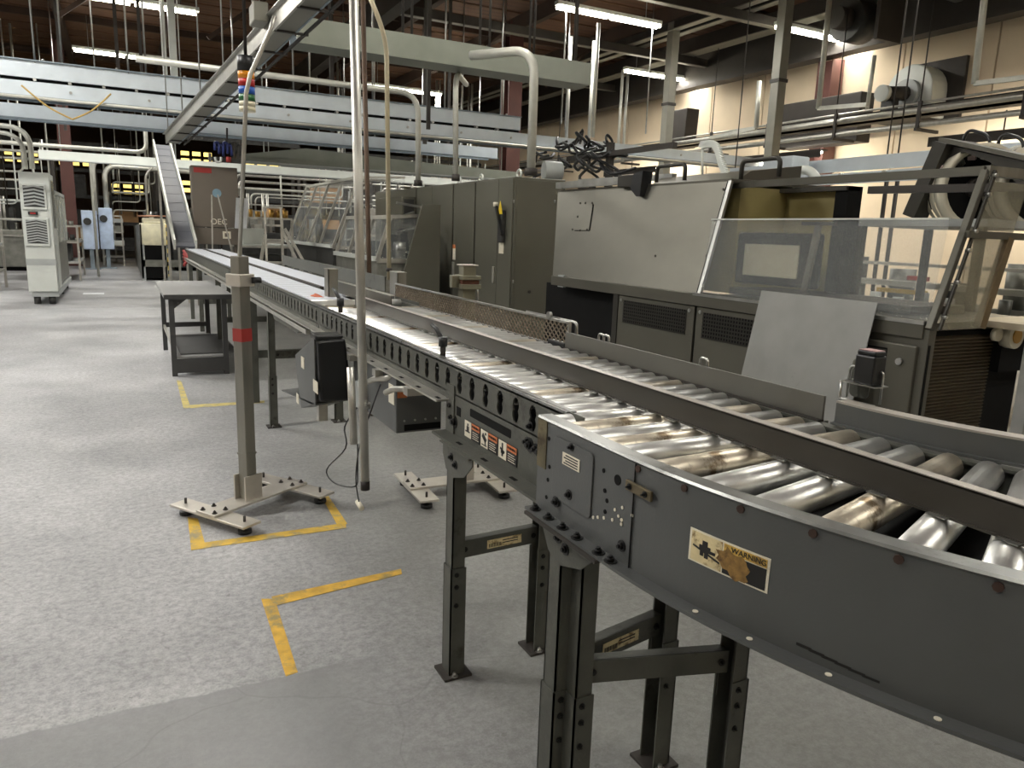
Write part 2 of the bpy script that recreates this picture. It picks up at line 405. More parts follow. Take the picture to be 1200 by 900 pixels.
for i in range(20):
    x = -6.5+i*1.0; part('rail_bolt', MB().cyl((x, 12.70, 3.1), (x, 12.725, 3.1), .02, n=6), steel, t)
for i in range(15): part('cap_bolt', MB().cyl((-6.2+i*.9, 12.73, 3.485), (-6.2+i*.9, 12.73, 3.51), .018, n=6), steel, t)
rods(t, [(-5.5, 12.75), (-3.3, 12.75), (-2.9, 13.3), (-.9, 12.75), (-.6, 13.3), (.25, 12.75), (.5, 13.3), (2.6, 12.78), (3.9, 12.78), (5.2, 12.78), (6.3, 12.78), (7.6, 12.78), (8.0, 13.3), (9.6, 12.78)], 3.45, r=.014)
single('conduit_run', MB().tube([(-6, 12.55, 2.97), (13.2, 12.55, 2.95)], .022), pipe_w, 'pale conduit running along the underside of the long blue overhead conveyor', 'pipe')
t = thing('overhead_beam', 'pale blue-grey overhead beam below and behind the double-deck conveyor', 'beam', (0, 14.3, 2.87))
part('face', MB().box((-7, 14.28, 2.87), (7.0, 14.31, 3.08)), blue_p, t)
part('lip', MB().box((-7, 14.2, 2.86), (7.0, 14.31, 2.875)), blue_d, t)
part('rear_face', MB().box((-7, 14.7, 2.87), (7.0, 14.73, 3.08)), blue_d, t)
rods(t, [(-4, 14.3), (-1.6, 14.3), (-.2, 14.3), (1.9, 14.3), (3.2, 14.3), (4.4, 14.3), (6.2, 14.3)], 3.06)
t = thing('overhead_beam', 'white overhead beam farther back, behind the incline belt top', 'beam', (2, 18.7, 2.5))
part('face', MB().box((-1.4, 18.68, 2.55), (9.0, 18.72, 2.74)), white_p, t)
part('lip', MB().box((-1.4, 18.55, 2.54), (9.0, 18.72, 2.56)), grey_l, t)
rods(t, [(-1, 18.7), (1.2, 18.7), (3.2, 18.7), (5, 18.7), (7, 18.7), (8.6, 18.7)], 2.74)
t = thing('overhead_beam', 'grey overhead conveyor section above the enclosures with sloped ends', 'beam', (5, 15.6, 2.5))
part('face', MB().prism([(2.2, 15.6, 2.58), (8.2, 15.6, 2.58), (8.2, 15.6, 2.76), (5.4, 15.6, 2.82), (3.4, 15.6, 2.9), (2.2, 15.6, 2.7)], (0, .04, 0)), grn_b, t)
part('pan', MB().box((2.2, 15.6, 2.56), (8.2, 16.1, 2.58)), grey_l, t)
rods(t, [(2.6, 15.7), (4.2, 15.7), (6, 15.7), (7.8, 15.7)], 2.75)
t = thing('overhead_beam', 'grey-green channel beam hanging across the upper middle', 'beam', (3.8, 8.95, 3.37))
part('face', MB().box((1.86, 8.90, 3.37), (5.72, 8.93, 3.61)), grn_b, t)
part('lower_flange', MB().box((1.86, 8.90, 3.35), (5.72, 9.30, 3.37)), grn_b, t)
part('upper_flange', MB().box((1.86, 8.90, 3.61), (5.72, 9.1, 3.625)), grn_b, t)
part('rear_face', MB().box((1.86, 9.28, 3.37), (5.72, 9.31, 3.5)), blue_d, t)
rods(t, [(2.3, 9.2), (3.1, 8.95), (3.3, 9.2), (4.1, 8.95), (4.35, 9.2), (4.8, 8.95), (5.0, 9.2), (5.5, 8.95), (5.65, 9.25)], 3.6, r=.016, m=steel_d)
# overhead conveyor running along the hall towards the camera
t = thing('overhead_conveyor', 'galvanised overhead tray conveyor running away towards the incline belt', 'conveyor', (1.0, 9, 2.7))
def yl(x0, y0, x1, y1, y): return x0+(x1-x0)*(y-y0)/(y1-y0)
T0, T1 = Vector((.68, 12.4, 2.55)), Vector((1.33, 5.2, 3.06))
def tp(k, dx=0, dz=0): return T0.lerp(T1, k)+Vector((dx, 0, dz))
part('side_rail', MB().bar(tp(0), tp(1), .02, .13), galv, t)
part('lip', MB().bar(tp(0, -.02, .066), tp(1, -.02, .066), .05, .008), steel, t)
part('pan', MB().bar(tp(0, .085, -.05), tp(1, .085, -.05), .17, .008), duct, t)
part('side_rail', MB().bar(tp(0, .17, -.02), tp(1, .17, -.02), .015, .08), blue_d, t)
for i in range(12):
    k = .04+i*.085
    part('cross_strut', MB().bar(tp(k, 0, -.06), tp(k, .27, -.06), .03, .015), steel_d, t)
    if i % 2 == 0: part('hanger_rod', MB().cyl(tp(k, -.01, .05), Vector((tp(k).x-.01, tp(k).y, CZ)), .008, n=6), steel, t)
part('guard_bar', MB().bar(tp(0, .24, -.06), tp(1, .24, -.06), .02, .02), steel_d, t)
part('guard_bar', MB().bar(tp(0, .265, -.04), tp(1, .265, -.04), .01, .01), galv, t)
q = tp(.78); part('drive_box', MB().box((q.x-.13, q.y-.12, q.z+.02), (q.x-.015, q.y+.12, q.z+.17)), duct, t, .01)
# white drop panels that hang beside the tray
single('hanging_strut', MB().box((.98, 15.4, 3.3), (1.10, 15.5, CZ)).box((.86, 15.4, 3.3), (.93, 15.5, CZ)), white_p, 'pale double strut dropping from the roof left of the tray conveyor', 'strut')
for k, (x, y, w) in enumerate(((.5, 15, .05), (.15, 16, .06), (-.8, 17, .05), (-2.0, 17, .06), (4.6, 12, .06), (5.3, 14, .07), (6.2, 15, .06), (3.9, 15.5, .08))):
    single('roof_hanger', MB().box((x-w/2, y-.02, 3.0), (x+w/2, y+.02, CZ)), steel_d, 'dark flat hanger strap dropping from the roof timbers', 'hanger', 'dark roof hangers')
pts = [((668, 68), 13.4), ((695, 68), 13.4), ((700, 60), 12.3), ((730, 80), 15.2), ((735, 100), 15.6)]
for k, ((a, b), y) in enumerate(pts):
    p = PY(a, b, y); single('roof_hanger', MB().cyl((p.x, y, 3.2), (p.x, y, 5.2), .035, n=8), pipe_w, 'slim pale rod hanging above the blue beam at centre right', 'hanger', 'pale hanging rods')
# diagonal roof braces
for k in range(7):
    x = -6+k*2.6
    single('roof_brace', MB().bar((x, 17, 5.0), (x+1.6, 17, 6.3), .05, .08), wood_d, 'dark diagonal timber brace under the roof', 'brace', 'roof braces')

# ---- wall services: cable tray, blower, wall brackets
t = thing('cable_tray', 'double pipe and cable tray running along the cream wall', 'tray', (12.2, 14, 3.6))
for z, r in ((3.42, .05), (3.66, .06), (3.78, .02)): part('pipe', MB().tube([(12.2, -6, z), (12.2, 26.5, z)], r, 10), galv, t)
part('tray_channel', MB().box((12.3, -6, 3.58), (12.55, 26.5, 3.62)).box((12.3, -6, 3.58), (12.33, 26.5, 3.76)), steel_d, t)
for i in range(18):
    y = -5+i*1.7; part('bracket', MB().bar((12.1, y, 3.34), (12.7, y, 3.34), .05, .05).box((12.13, y-.03, 3.34), (12.17, y+.03, 3.8)), steel_d, t)
    part('drop_rod', MB().cyl((12.15, y, 3.75), (12.15, y, 5.6), .012, n=6), steel_d, t)
p = PX(1062, 110, 13.3)
t = thing('wall_blower', 'round pale exhaust blower with motor mounted on the cream wall', 'fan', (13.6, p.y, p.z-.5))
cy, cz = p.y, p.z
poly = []
for i in range(13):
    a = math.pi*i/12; poly.append((13.35, cy+.48*math.cos(a), cz+.05+.48*math.sin(a)))
poly += [(13.35, cy-.48, cz-.45), (13.35, cy+.48, cz-.45)]
part('scroll_housing', MB().prism(poly, (.45, 0, 0)), white_p, t, .02)
part('back_plate', MB().box((13.82, cy-.75, cz-.5), (13.9, cy+.3, cz+.62)), steel_d, t)
part('inlet_ring', MB().cyl((13.25, cy, cz), (13.36, cy, cz), .26, n=20), grey_l, t)
part('motor', MB().cyl((12.75, cy+.05, cz-.05), (13.26, cy, cz), .13, n=14), steel_d, t)
part('motor_cap', MB().cyl((12.66, cy+.05, cz-.05), (12.76, cy+.05, cz-.05), .15, n=14), white_p, t)
part('belt_guard', MB().box((12.95, cy-.05, cz-.45), (13.05, cy+.25, cz-.08)), clutd, t)
part('base_frame', MB().box((12.6, cy-.4, cz-.52), (13.9, cy+.4, cz-.45)), steel_d, t)
p = PX(962, 145, 13.2)
single('wall_panel_box', MB().box((13.1, p.y-1.0, p.z-.45), (13.5, p.y+1.0, p.z+.5)), steel_d, 'dark electrical box on the wall behind the red column', 'box', bev=.02)
p = PX(792, 150, 12.9)
single('wall_speaker', MB().prism([(12.9, p.y-.35, p.z-.5), (12.9, p.y+.2, p.z-.5), (12.9, p.y+.4, p.z+.45), (12.9, p.y-.4, p.z+.45)], (.4, 0, 0)), steel_d, 'dark tapered hopper box hanging right of the left square column', 'box', bev=.02)
for k, (a, b, a2, b2, lb) in enumerate(((1150, 0, 1142, 98, 'white pipe drop with bent arm at the top right by the wall'), (1025, 65, 1016, 128, 'thin white pipe drop left of the wall blower'), (890, 95, 886, 150, 'white pipe drop right of the right grey column'), (963, 80, 959, 127, 'white pipe drop in front of the dark red wall column'))):
    A = PX(a, b, 11.8); B = PX(a2, b2, 11.8)
    m_ = MB().tube([(11.8, A.y, CZ if k in (0, 3) else A.z), (11.8, B.y, B.z)], .05 if k != 1 else .035, 10)
    t = thing('pipe_drop', lb, 'pipe', (11.8, B.y, B.z))
    part('drop', m_, pipe_w, t)
    if k != 1: part('arm', MB().bar((11.8, B.y, B.z), (11.75, B.y-(2.0 if k == 0 else 1.1) if k != 2 else B.y+1.3, B.z-.08), .06, .07), pipe_w, t)
# ceiling unit heater
p = PX(1000, 25, 12.6)
t = thing('unit_heater', 'dark round ceiling fan heater hanging by the girder', 'heater', (12.6, p.y, p.z))
part('drum', MB().cyl((12.4, p.y, p.z), (12.9, p.y, p.z), .38, n=20), clutd, t)
part('bracket', MB().box((12.3, p.y-.8, p.z-.5), (13, p.y-.72, p.z+.25)), steel_d, t)
part('motor', MB().cyl((12.1, p.y, p.z), (12.45, p.y, p.z), .2, n=12), steel_d, t)
# lower blue beams to the right behind the machine
t = thing('overhead_conveyor', 'pale blue conveyor beam behind the reel housing at right', 'conveyor', (7, 7.5, 1.9))
a = PX(905, 196, 8); b = PX(1200, 178, 8)
part('upper_rail', MB().bar((8, a.y+.8, a.z-.05), (8, b.y-1.5, b.z+.02), .04, .16), blue_p, t)
part('lower_rail', MB().bar((7.95, a.y+.8, a.z-.22), (7.95, b.y-1.5, b.z-.15), .04, .13), blue_p, t)
for i in range(9): part('rail_bolt', MB().cyl((7.9, a.y-.6*i, a.z-.17), (7.96, a.y-.6*i, a.z-.17), .025, n=6), steel, t)
q = PX(1046, 230, 8)
for i in range(4): part('hanger_rod', MB().cyl((8.0, q.y+[0, .14, -2.0, 2.6][i], a.z), (8.0, q.y+[0, .14, -2.0, 2.6][i], CZ-.35), .009, n=6), steel_d, t)
for i in range(2): part('leg', MB().cyl((8.05, q.y+.14*i, 0), (8.05, q.y+.14*i, a.z-.2), .025, n=6), steel_d, t)

# ================================================================== roller conveyors (foreground)
CX, CYc = 2.2, 1.05                 # centre of the bend
RO, RI = 1.422, 0.82                # outer and inner frame radius
TOPZ = .968
def arc(R, a0, a1, n):              # stations with the normal pointing away from the bend centre
    out = []
    for i in range(n+1):
        a = math.radians(a0+(a1-a0)*i/n); out.append((CX-R*math.cos(a), CYc-R*math.sin(a), -math.cos(a), -math.sin(a)))
    return out
def rect(o0, o1, z0, z1): return [(o0, z0), (o1, z0), (o1, z1), (o0, z1)]
def roller_mesh(name, L, r0, r1, m):
    b = MB(); n = 20
    b.cyl((0, 0, 0), (L, 0, 0), r0, r1, n)
    me = b.mesh(name); me.materials.append(m); return me
def hexbolt(b, p, d, r=.011, h=.009):
    p, d = Vector(p), Vector(d).normalized()
    b.cyl(p, p+d*.002, r*1.7, n=12); b.cyl(p+d*.002, p+d*(.002+h), r, n=6); b.cyl(p+d*(.002+h), p+d*(.006+h), r*.55, n=8); return b

# ---- curved conveyor
cv = thing('curved_roller_conveyor', 'dark grey curved roller conveyor with deep side wall in the right foreground', 'conveyor', (1.0, 1.0, 0))
path = [(CX-RO, 1.345, -1, 0), (CX-RO, 1.2, -1, 0)] + arc(RO, 0, 58, 40)
b = MB().sweep(path, rect(-.004, 0, .765, TOPZ)).sweep(path, rect(-.004, .028, .762, .768))
outer = part('outer_side_frame', b, paint, cv)
part('rolled_top_edge', MB().sweep(path, [(-.03, TOPZ-.004), (.001, TOPZ-.004), (.004, TOPZ), (.001, TOPZ+.004), (-.03, TOPZ+.004)]), mat('worn bright edge', (126, 127, 124), .32, .6, .15, 20, rust=(80, 80, 76), rust_amt=.58), outer)
b = MB().sweep(arc(RI, -6, 62, 30), rect(0, .004, .80, .955)).sweep(arc(RI, -6, 62, 30), rect(-.01, .02, .951, .957))
part('inner_side_frame', b, paint2, cv)
n_ = 40; b = MB(); pa = arc(RO-.01, -10, 58, n_); pb = arc(RI+.01, -10, 58, n_)
for (q, w_) in zip(pa, pb): b.v += [(q[0], q[1], .872), (w_[0], w_[1], .872), (q[0], q[1], .868), (w_[0], w_[1], .868)]
for i in range(n_): k = i*4; b.face([k, k+1, k+5, k+4]); b.face([k+2, k+6, k+7, k+3])
part('belly_pan', b, blackm, cv)
rl = roller_mesh('roller', .55, .0275, .0265, zinc); rl2 = roller_mesh('roller_stained', .55, .0275, .0265, zincb)
capm = MB().cyl((-.006, 0, 0), (.003, 0, 0), .022, n=16).cyl((-.016, 0, 0), (-.006, 0, 0), .008, n=8).mesh('end_cap'); capm.materials.append(black)
def cap(o, loc, rot):
    c = part('end_cap', capm, black, o); c.location = (-.001, 0, 0); c.matrix_parent_inverse = Matrix.Identity(4)
for i, a in enumerate([2.3, 6.8, 11.2, 15.8, 20.3, 24.7, 29.2, 33.7, 38.2, 42.7, 47.2, 51.7]):
    ar = math.radians(a); R = RO-.026
    loc = (CX-R*math.cos(ar), CYc-R*math.sin(ar), .938)
    o = part('roller', rl if i % 3 else rl2, zinc, cv, loc=loc, rot=(0, math.radians(-.4), ar)); cap(o, loc, ar)
rs = roller_mesh('roller_transition', .545, .0265, .0265, zinc); rs2 = roller_mesh('roller_transition_stained', .545, .0265, .0265, zincb)
for i, y in enumerate((1.352, 1.284, 1.218, 1.152, 1.098)):
    loc = (CX-RO+.026, y, .939); o = part('roller', rs2 if i in (1, 3) else rs, zinc, cv, loc=loc); cap(o, loc, 0)
# rust-stained roller fixings below the rolled edge
for a in (2.3, 6.8, 11.2, 15.8, 20.3, 24.7, 29.2):
    ar = math.radians(a); n = Vector((-math.cos(ar), -math.sin(ar), 0)); p = Vector((CX, CYc, .9565))+n*(RO)
    part('axle_nut', MB().cyl(p-n*.001, p+n*.003, .0065, n=8), mat('rusty nut', (64, 46, 38), .7, .2, .3, 60), outer)
# access panel, plates, bolts and holes on the flat start of the wall
xw = CX-RO
def rrect(x, y0, y1, z0, z1, r=.012, n=5):
    pts = []
    for (cy_, cz_, s) in ((y1-r, z1-r, 0), (y0+r, z1-r, 90), (y0+r, z0+r, 180), (y1-r, z0+r, 270)):
        for i in range(n+1):
            a = math.radians(s+90*i/n); pts.append((x, cy_+r*math.cos(a), cz_+r*math.sin(a)))
    return pts
part('access_cover', MB().prism(rrect(xw-.0035, 1.128, 1.275, .812, .945), (.0035, 0, 0)), paint, cv, .001)
part('seam_strip', MB().box((xw-.002, .9985, .768), (xw, 1.0005, .964)), blackm, cv)
wl = part('notice_label', MB().box((xw-.005, 1.172, .895), (xw-.0035, 1.236, .920)), lab_w, cv, label='small white notice label')
for i in range(4): part('print_line', MB().box((xw-.0055, 1.178, .898+i*.0055), (xw-.005, 1.230-.006*(i % 2), .9005+i*.0055)), lab_k, wl)
pl = part('bolt_plate', MB().box((xw-.006, .947, .911), (xw, 1.020, .930)), mat('dirty plate', (108, 98, 76), .5, .5, .2, 30), cv, .002, label='rusty steel plate with two bolts')
for y in (1.006, .962): part('bolt', hexbolt(MB(), (xw-.006, y, .9205), (-1, 0, 0), .0035, .003), mat('dirty bolt', (1, 1, 1)), pl)
for (y, z, r) in ((1.206, .838, .009), (1.255, .806, .010), (1.025, .800, .009), (1.205, .938, .007)):
    part('bolt', hexbolt(MB(), (xw-.003 if y > 1.13 else xw, y, z), (-1, 0, 0), r*.72, .005), mat('dirty bolt', (96, 92, 82), .5, .5, .25, 40), cv)
for (y, z) in ((1.095, .922), (1.088, .885), (1.079, .868), (1.083, .845), (1.30, .93), (1.293, .87), (1.297, .84), (1.30, .80)):
    part('hole', MB().cyl((xw-.0012, y, z), (xw, y, z), .0045, n=10), blackm, cv)
part('hole', MB().cyl((xw-.0012, 1.05, .918), (xw, 1.05, .918), .010, n=14), blackm, cv)
for (y, z) in ((1.03, .872), (1.052, .860), (1.00, .868), (1.03, .848), (1.03, .84), (1.058, .838), (1.085, .832), (1.105, .826), (1.04, .852), (1.12, .82)):
    part('rivet_or_hole', MB().cyl((xw-.0015, y, z), (xw, y, z), .0034, n=8), lab_w, cv)  # white discs paint in the bright floor showing through small holes
# rusty strip at the joint with the straight frame
part('joint_strip', MB().box((xw-.002, 1.308, .86), (xw+.001, 1.345, .968)), mat('rusty strip', (104, 96, 72), .6, .3, .3, 25, rust=(70, 58, 38), rust_amt=.5), cv)
# warning label on the bend
def arcpt(a, z, off=0.0):
    ar = math.radians(a); return Vector((CX-(RO+off)*math.cos(ar), CYc-(RO+off)*math.sin(ar), z))
def arc_plate(a0, a1, z0, z1, off, th=.0008, n=6):
    return MB().sweep([(x, y, nx, ny) for (x, y, nx, ny) in arc(RO+off, a0, a1, n)], rect(0, th, z0, z1))
A0 = math.degrees(math.asin((CYc-.862)/RO)); A1 = math.degrees(math.asin((CYc-.718)/RO)); dA = A1-A0
wz0, wz1 = .842, .897
lab = part('warning_label', arc_plate(A0, A1, wz0, wz1, .0002), lab_w, cv, label='cream and black warning label with pinch-point picture, stained brown')
part('picture_field', arc_plate(A0+dA*.03, A0+dA*.44, wz0+.003, wz1-.003, .001), lab_y, lab)
part('heading_field', arc_plate(A0+dA*.46, A1-dA*.03, wz1-.016, wz1-.003, .001), mat('ochre label', (206, 170, 84), .5, 0, .15, 60, rust=(130, 100, 50), rust_amt=.54), lab)
part('text_field', arc_plate(A0+dA*.46, A1-dA*.03, wz0+.003, wz1-.018, .001), lab_k, lab)
am = A0+dA*.76; tg = Vector((math.sin(math.radians(am)), -math.cos(math.radians(am)), 0))
text('lettering', 'WARNING', .0125, frame_mtx(arcpt(am, wz1-.0095, .0022), tg, (0, 0, 1)), lab_k, lab)
# worker figure of the label
ap = A0+dA*.22
def flat(a0, a1, z0, z1): return arc_plate(a0, a1, z0, z1, .002, .0005, 2)
fig = MB()
for (a_, b_, c_, d_) in ((-.035, .035, .016, .026), (-.075, .075, .008, .018), (-.06, -.015, 0, .01), (.0, .05, -.002, .01), (.06, .14, .008, .013)):
    q = arc_plate(ap+dA*a_, ap+dA*b_, .862+c_-.004, .862+d_-.004, .002, .0005, 2); k = len(fig.v); fig.v += q.v; fig.f += [[i+k for i in f] for f in q.f]; fig.sm += q.sm
P0, P1 = arcpt(ap-dA*.16, .871, .0022), arcpt(ap+dA*.2, .858, .0022); fig.bar(P0, P1, .001, .003)
part('pictogram', fig, lab_k, lab)
gr = MB(); random.seed(3)
cpt = A0+dA*.60
pts = []
for i in range(22):
    a = 2*math.pi*i/22; rr = 1+random.uniform(-.25, .25)
    pts.append((cpt+dA*.20*rr*math.cos(a), .866+.021*rr*math.sin(a)-.006*math.cos(a)))
for (aa, zz) in pts: gr.v.append(tuple(arcpt(aa, zz, .0024)))
gr.v.append(tuple(arcpt(cpt, .866, .0026)))
for i in range(22): gr.face([i, (i+1) % 22, 22])
part('grime_smear', gr, grime, lab)
for a in (23.2, 27.5, 32, 36, 13, 17.8, 9):
    p = arcpt(a, .7685, .015); part('flange_hole', MB().cyl(p-Vector((0, 0, .0002)), p+Vector((0, 0, .0008)), .0048, n=12), lab_w, cv)
for (a, z) in ((29.8, .785),): p = arcpt(a, z); n = (p-Vector((CX, CYc, z))).normalized(); part('hole', MB().cyl(p-n*.001, p+n*.001, .006, n=12), lab_w, cv)  # white disc paints in light showing through the web hole
sc_ = MB()
for i in range(6):
    a_ = 15.6+i*.75; q = arc_plate(a_, a_+.9, .7835-.0012*i, .788-.0014*i, .0004, .0003, 1); k = len(sc_.v); sc_.v += q.v; sc_.f += [[j+k for j in f] for f in q.f]; sc_.sm += q.sm
part('scuff_mark', sc_, lab_k, cv)
part('scratch', arc_plate(32.2, 33.6, .7858, .7868, .0004, .0003, 1), lab_w, cv)
# flange bolts and the leg bracket strip
for (y, k) in ((1.318, 0), (1.262, 0), (1.205, 0), (1.15, 0), (1.075, 1), (1.035, 1)):
    part('flange_bolt', hexbolt(MB(), (xw-.016, y, .768), (0, 0, 1), .0075, .006), mat('dirty bolt', (1, 1, 1)), cv)
part('bracket_strip', MB().box((xw-.034, 1.06, .755), (xw-.002, 1.335, .762)), steel_d, cv)

# ---- legs
def channel(b, x, y, z0, z1, w, d, t, open_dir):
    """C-channel post: web faces -open_dir in x"""
    b.box((x-w/2, y-d/2, z0), (x+w/2, y-d/2+t, z1))
    b.box((x-w/2, y-d/2, z0), (x-w/2+t, y+d/2, z1)) if open_dir > 0 else b.box((x+w/2-t, y-d/2, z0), (x+w/2, y+d/2, z1))
    b.box((x-w/2, y+d/2-t, z0), (x+w/2, y+d/2, z1)); return b
def support(par, pa, pb, ztop, brz, lbl, bracket=True):
    """two telescopic channel legs with a cross brace; pa, pb plan positions"""
    for (s, (x, y)) in ((1, pa), (-1, pb)):
        lg = part('leg', channel(MB(), x, y, .30, ztop, .042, .05, .004, s), paint2, par)
        part('lower_leg', channel(MB(), x, y, .008, .36, .050, .058, .004, s), paint2, lg)
        part('foot_plate', MB().box((x-.045, y-.045, 0), (x+.045, y+.045, .008)), steel_d, lg)
        part('anchor_bolt', hexbolt(MB(), (x-.01, y-.036, .008), (0, 0, 1), .007, .008), steel, lg)
        for z in (.30, .34, .24): part('leg_bolt', hexbolt(MB(), (x-.006, y-.029, z), (0, -1, 0), .0045, .003), mat('dirty bolt', (1, 1, 1)), lg)
        if bracket and s == 1:
            xb = x-.027
            q = [(xb, y+.045, ztop), (xb, y-.165, ztop), (xb, y-.165, ztop-.022), (xb, y-.11, ztop-.07), (xb, y-.03, ztop-.095), (xb, y+.02, ztop-.08), (xb, y+.045, ztop-.04)]
            br = part('bracket', MB().prism(q, (.004, 0, 0)), paint2, lg)
            part('bracket_lip', MB().box((xb-.012, y-.165, ztop-.003), (xb+.04, y+.045, ztop+.001)), paint2, br)
            for (dy, dz) in ((-.05, -.05), (-.02, -.035)): part('bracket_bolt', hexbolt(MB(), (xb, y+dy, ztop+dz), (-1, 0, 0), .008, .005), mat('dirty bolt', (1, 1, 1)), br)
    pa3, pb3 = Vector((pa[0]+.018, pa[1], brz)), Vector((pb[0]-.018, pb[1], brz))
    br = part('cross_brace', MB().bar(pa3, pb3, .004, .055).bar(pa3+Vector((0, .014, .0255)), pb3+Vector((0, .014, .0255)), .028, .004).bar(pa3+Vector((0, .014, -.0255)), pb3+Vector((0, .014, -.0255)), .028, .004), paint2, par)
    d = (pb3-pa3).normalized(); nrm = Vector((d.y, -d.x, 0))
    for s in (.05, .95):
        p = pa3.lerp(pb3, s)+nrm*.003; part('brace_bolt', hexbolt(MB(), p, nrm, .005, .003), mat('dirty bolt', (1, 1, 1)), br)
    if lbl:
        c = pa3.lerp(pb3, .56)+nrm*.0028
        lb = part('maker_plate', MB().obox(c, d*.062, nrm*.0006, Vector((0, 0, .014))), lab_y, br, label='worn cream identification label with barcode')
        for i in range(14): part('barcode_bar', MB().obox(c+d*(-.055+i*.0032)+nrm*.0009+Vector((0, 0, -.004)), d*(.0006+.0006*(i % 3 == 0)), nrm*.0002, Vector((0, 0, .006))), lab_k, lb)
        for i in range(2): part('print_line', MB().obox(c+d*.02+nrm*.0009+Vector((0, 0, .006-i*.008)), d*.028, nrm*.0002, Vector((0, 0, .0015))), lab_k, lb)
support(cv, (.812, 1.275), (1.165, 1.335), .76, .40, True)
support(cv, (.842, 1.235), (1.205, 1.135), .76, .40, False, False)

# ---- straight roller conveyor
st = thing('straight_roller_conveyor', 'long dark straight roller conveyor with a row of black slots along its side', 'conveyor', (1.1, 3.0, 0))
SX, SY0, SY1 = .862, 1.30, 3.75
PIT = .0893
b = MB()
ncell = int((SY1-SY0)/PIT)
def cell(b, y0, y1, z0, z1, hole, x, th=.004):
    """plate cell with an opening; hole = list of (y,z) around the centre"""
    cy_, cz_ = (y0+y1)/2, sum(h[1] for h in hole)/len(hole)
    k = len(b.v); n = len(hole)
    for (hy, hz) in hole:
        dy, dz = hy-cy_, hz-cz_
        tt = min(((y1-cy_) if dy > 0 else (y0-cy_))/dy if abs(dy) > 1e-6 else 1e9, ((z1-cz_) if dz > 0 else (z0-cz_))/dz if abs(dz) > 1e-6 else 1e9)
        b.v += [(x, cy_+dy*tt, cz_+dz*tt), (x, hy, hz), (x+th, hy, hz)]
    for i in range(n):
        j = (i+1) % n
        b.face([k+3*i, k+3*j, k+3*j+1, k+3*i+1]); b.face([k+3*i+1, k+3*j+1, k+3*j+2, k+3*i+2])
def hole8(cy_, cz_):
    pts = []
    for i in range(24):
        a = 2*math.pi*i/24; s = abs(math.sin(a)); q_ = abs(math.cos(a)); r = .0195*(1-.38*math.exp(-(s/.22)**2))
        pts.append((cy_+r*math.cos(a), cz_+.033*math.sin(a)))
    return pts
zc0, zc1 = .872, .958
for i in range(ncell):
    y0 = SY0+i*PIT; cell(b, y0, y0+PIT, zc0, zc1, hole8(y0+PIT/2, .914), SX)
# corner gaps of each cell are closed by a strip behind; solid bands above and below
b.box((SX, SY0, .752), (SX+.004, 2.06, zc0+.004)); b.box((SX, 2.06, .852), (SX+.004, SY1, zc0+.004)); b.box((SX, SY0, zc1-.004), (SX+.004, SY1, TOPZ))
for i in range(ncell+1):
    y = SY0+i*PIT; b.box((SX+.0005, y-.024, zc0), (SX+.004, y+.024, zc1))
sf = part('near_side_frame', b, paint2, st)
part('top_edge', MB().box((SX-.006, SY0+.06, TOPZ-.006), (SX+.02, SY1, TOPZ)), mat('worn bright edge', (1, 1, 1)), sf)
part('bottom_flange', MB().box((SX-.05, SY0, .745), (SX+.004, 2.06, .752)), paint2, sf)
part('bottom_flange', MB().box((SX-.045, 2.04, .846), (SX+.004, SY1, .852)), galv, sf)
part('joint_plate', MB().box((SX-.004, 2.0, .752), (SX, 2.06, .90)), paint2, sf)
part('slot_backing', MB().box((SX+.03, SY0, .86), (SX+.034, SY1, .95)), blackm, st)
part('belly_pan', MB().box((SX+.03, SY0+.08, .86), (1.36, SY1, .865)), blackm, st)
part('far_side_frame', MB().box((1.378, 1.12, .80), (1.384, SY1, .958)).box((1.37, 1.12, .952), (1.41, SY1, .958)), paint2, st)
rr = roller_mesh('straight_roller', .488, .0238, .0238, zinc); rr2 = roller_mesh('straight_roller_stained', .488, .0238, .0238, zincb)
capm2 = MB().cyl((-.004, 0, 0), (.002, 0, 0), .018, n=14).cyl((-.012, 0, 0), (-.004, 0, 0), .007, n=8).mesh('end_cap_small'); capm2.materials.append(black)
k = 0; y = 1.415
while y < SY1-.03:
    o = part('roller', rr2 if k % 7 == 3 else rr, zinc, st, loc=(SX+.018, y, .942))
    c = part('end_cap', capm2, black, o); c.location = (-.001, 0, 0); c.matrix_parent_inverse = Matrix.Identity(4)
    y += .0595; k += 1
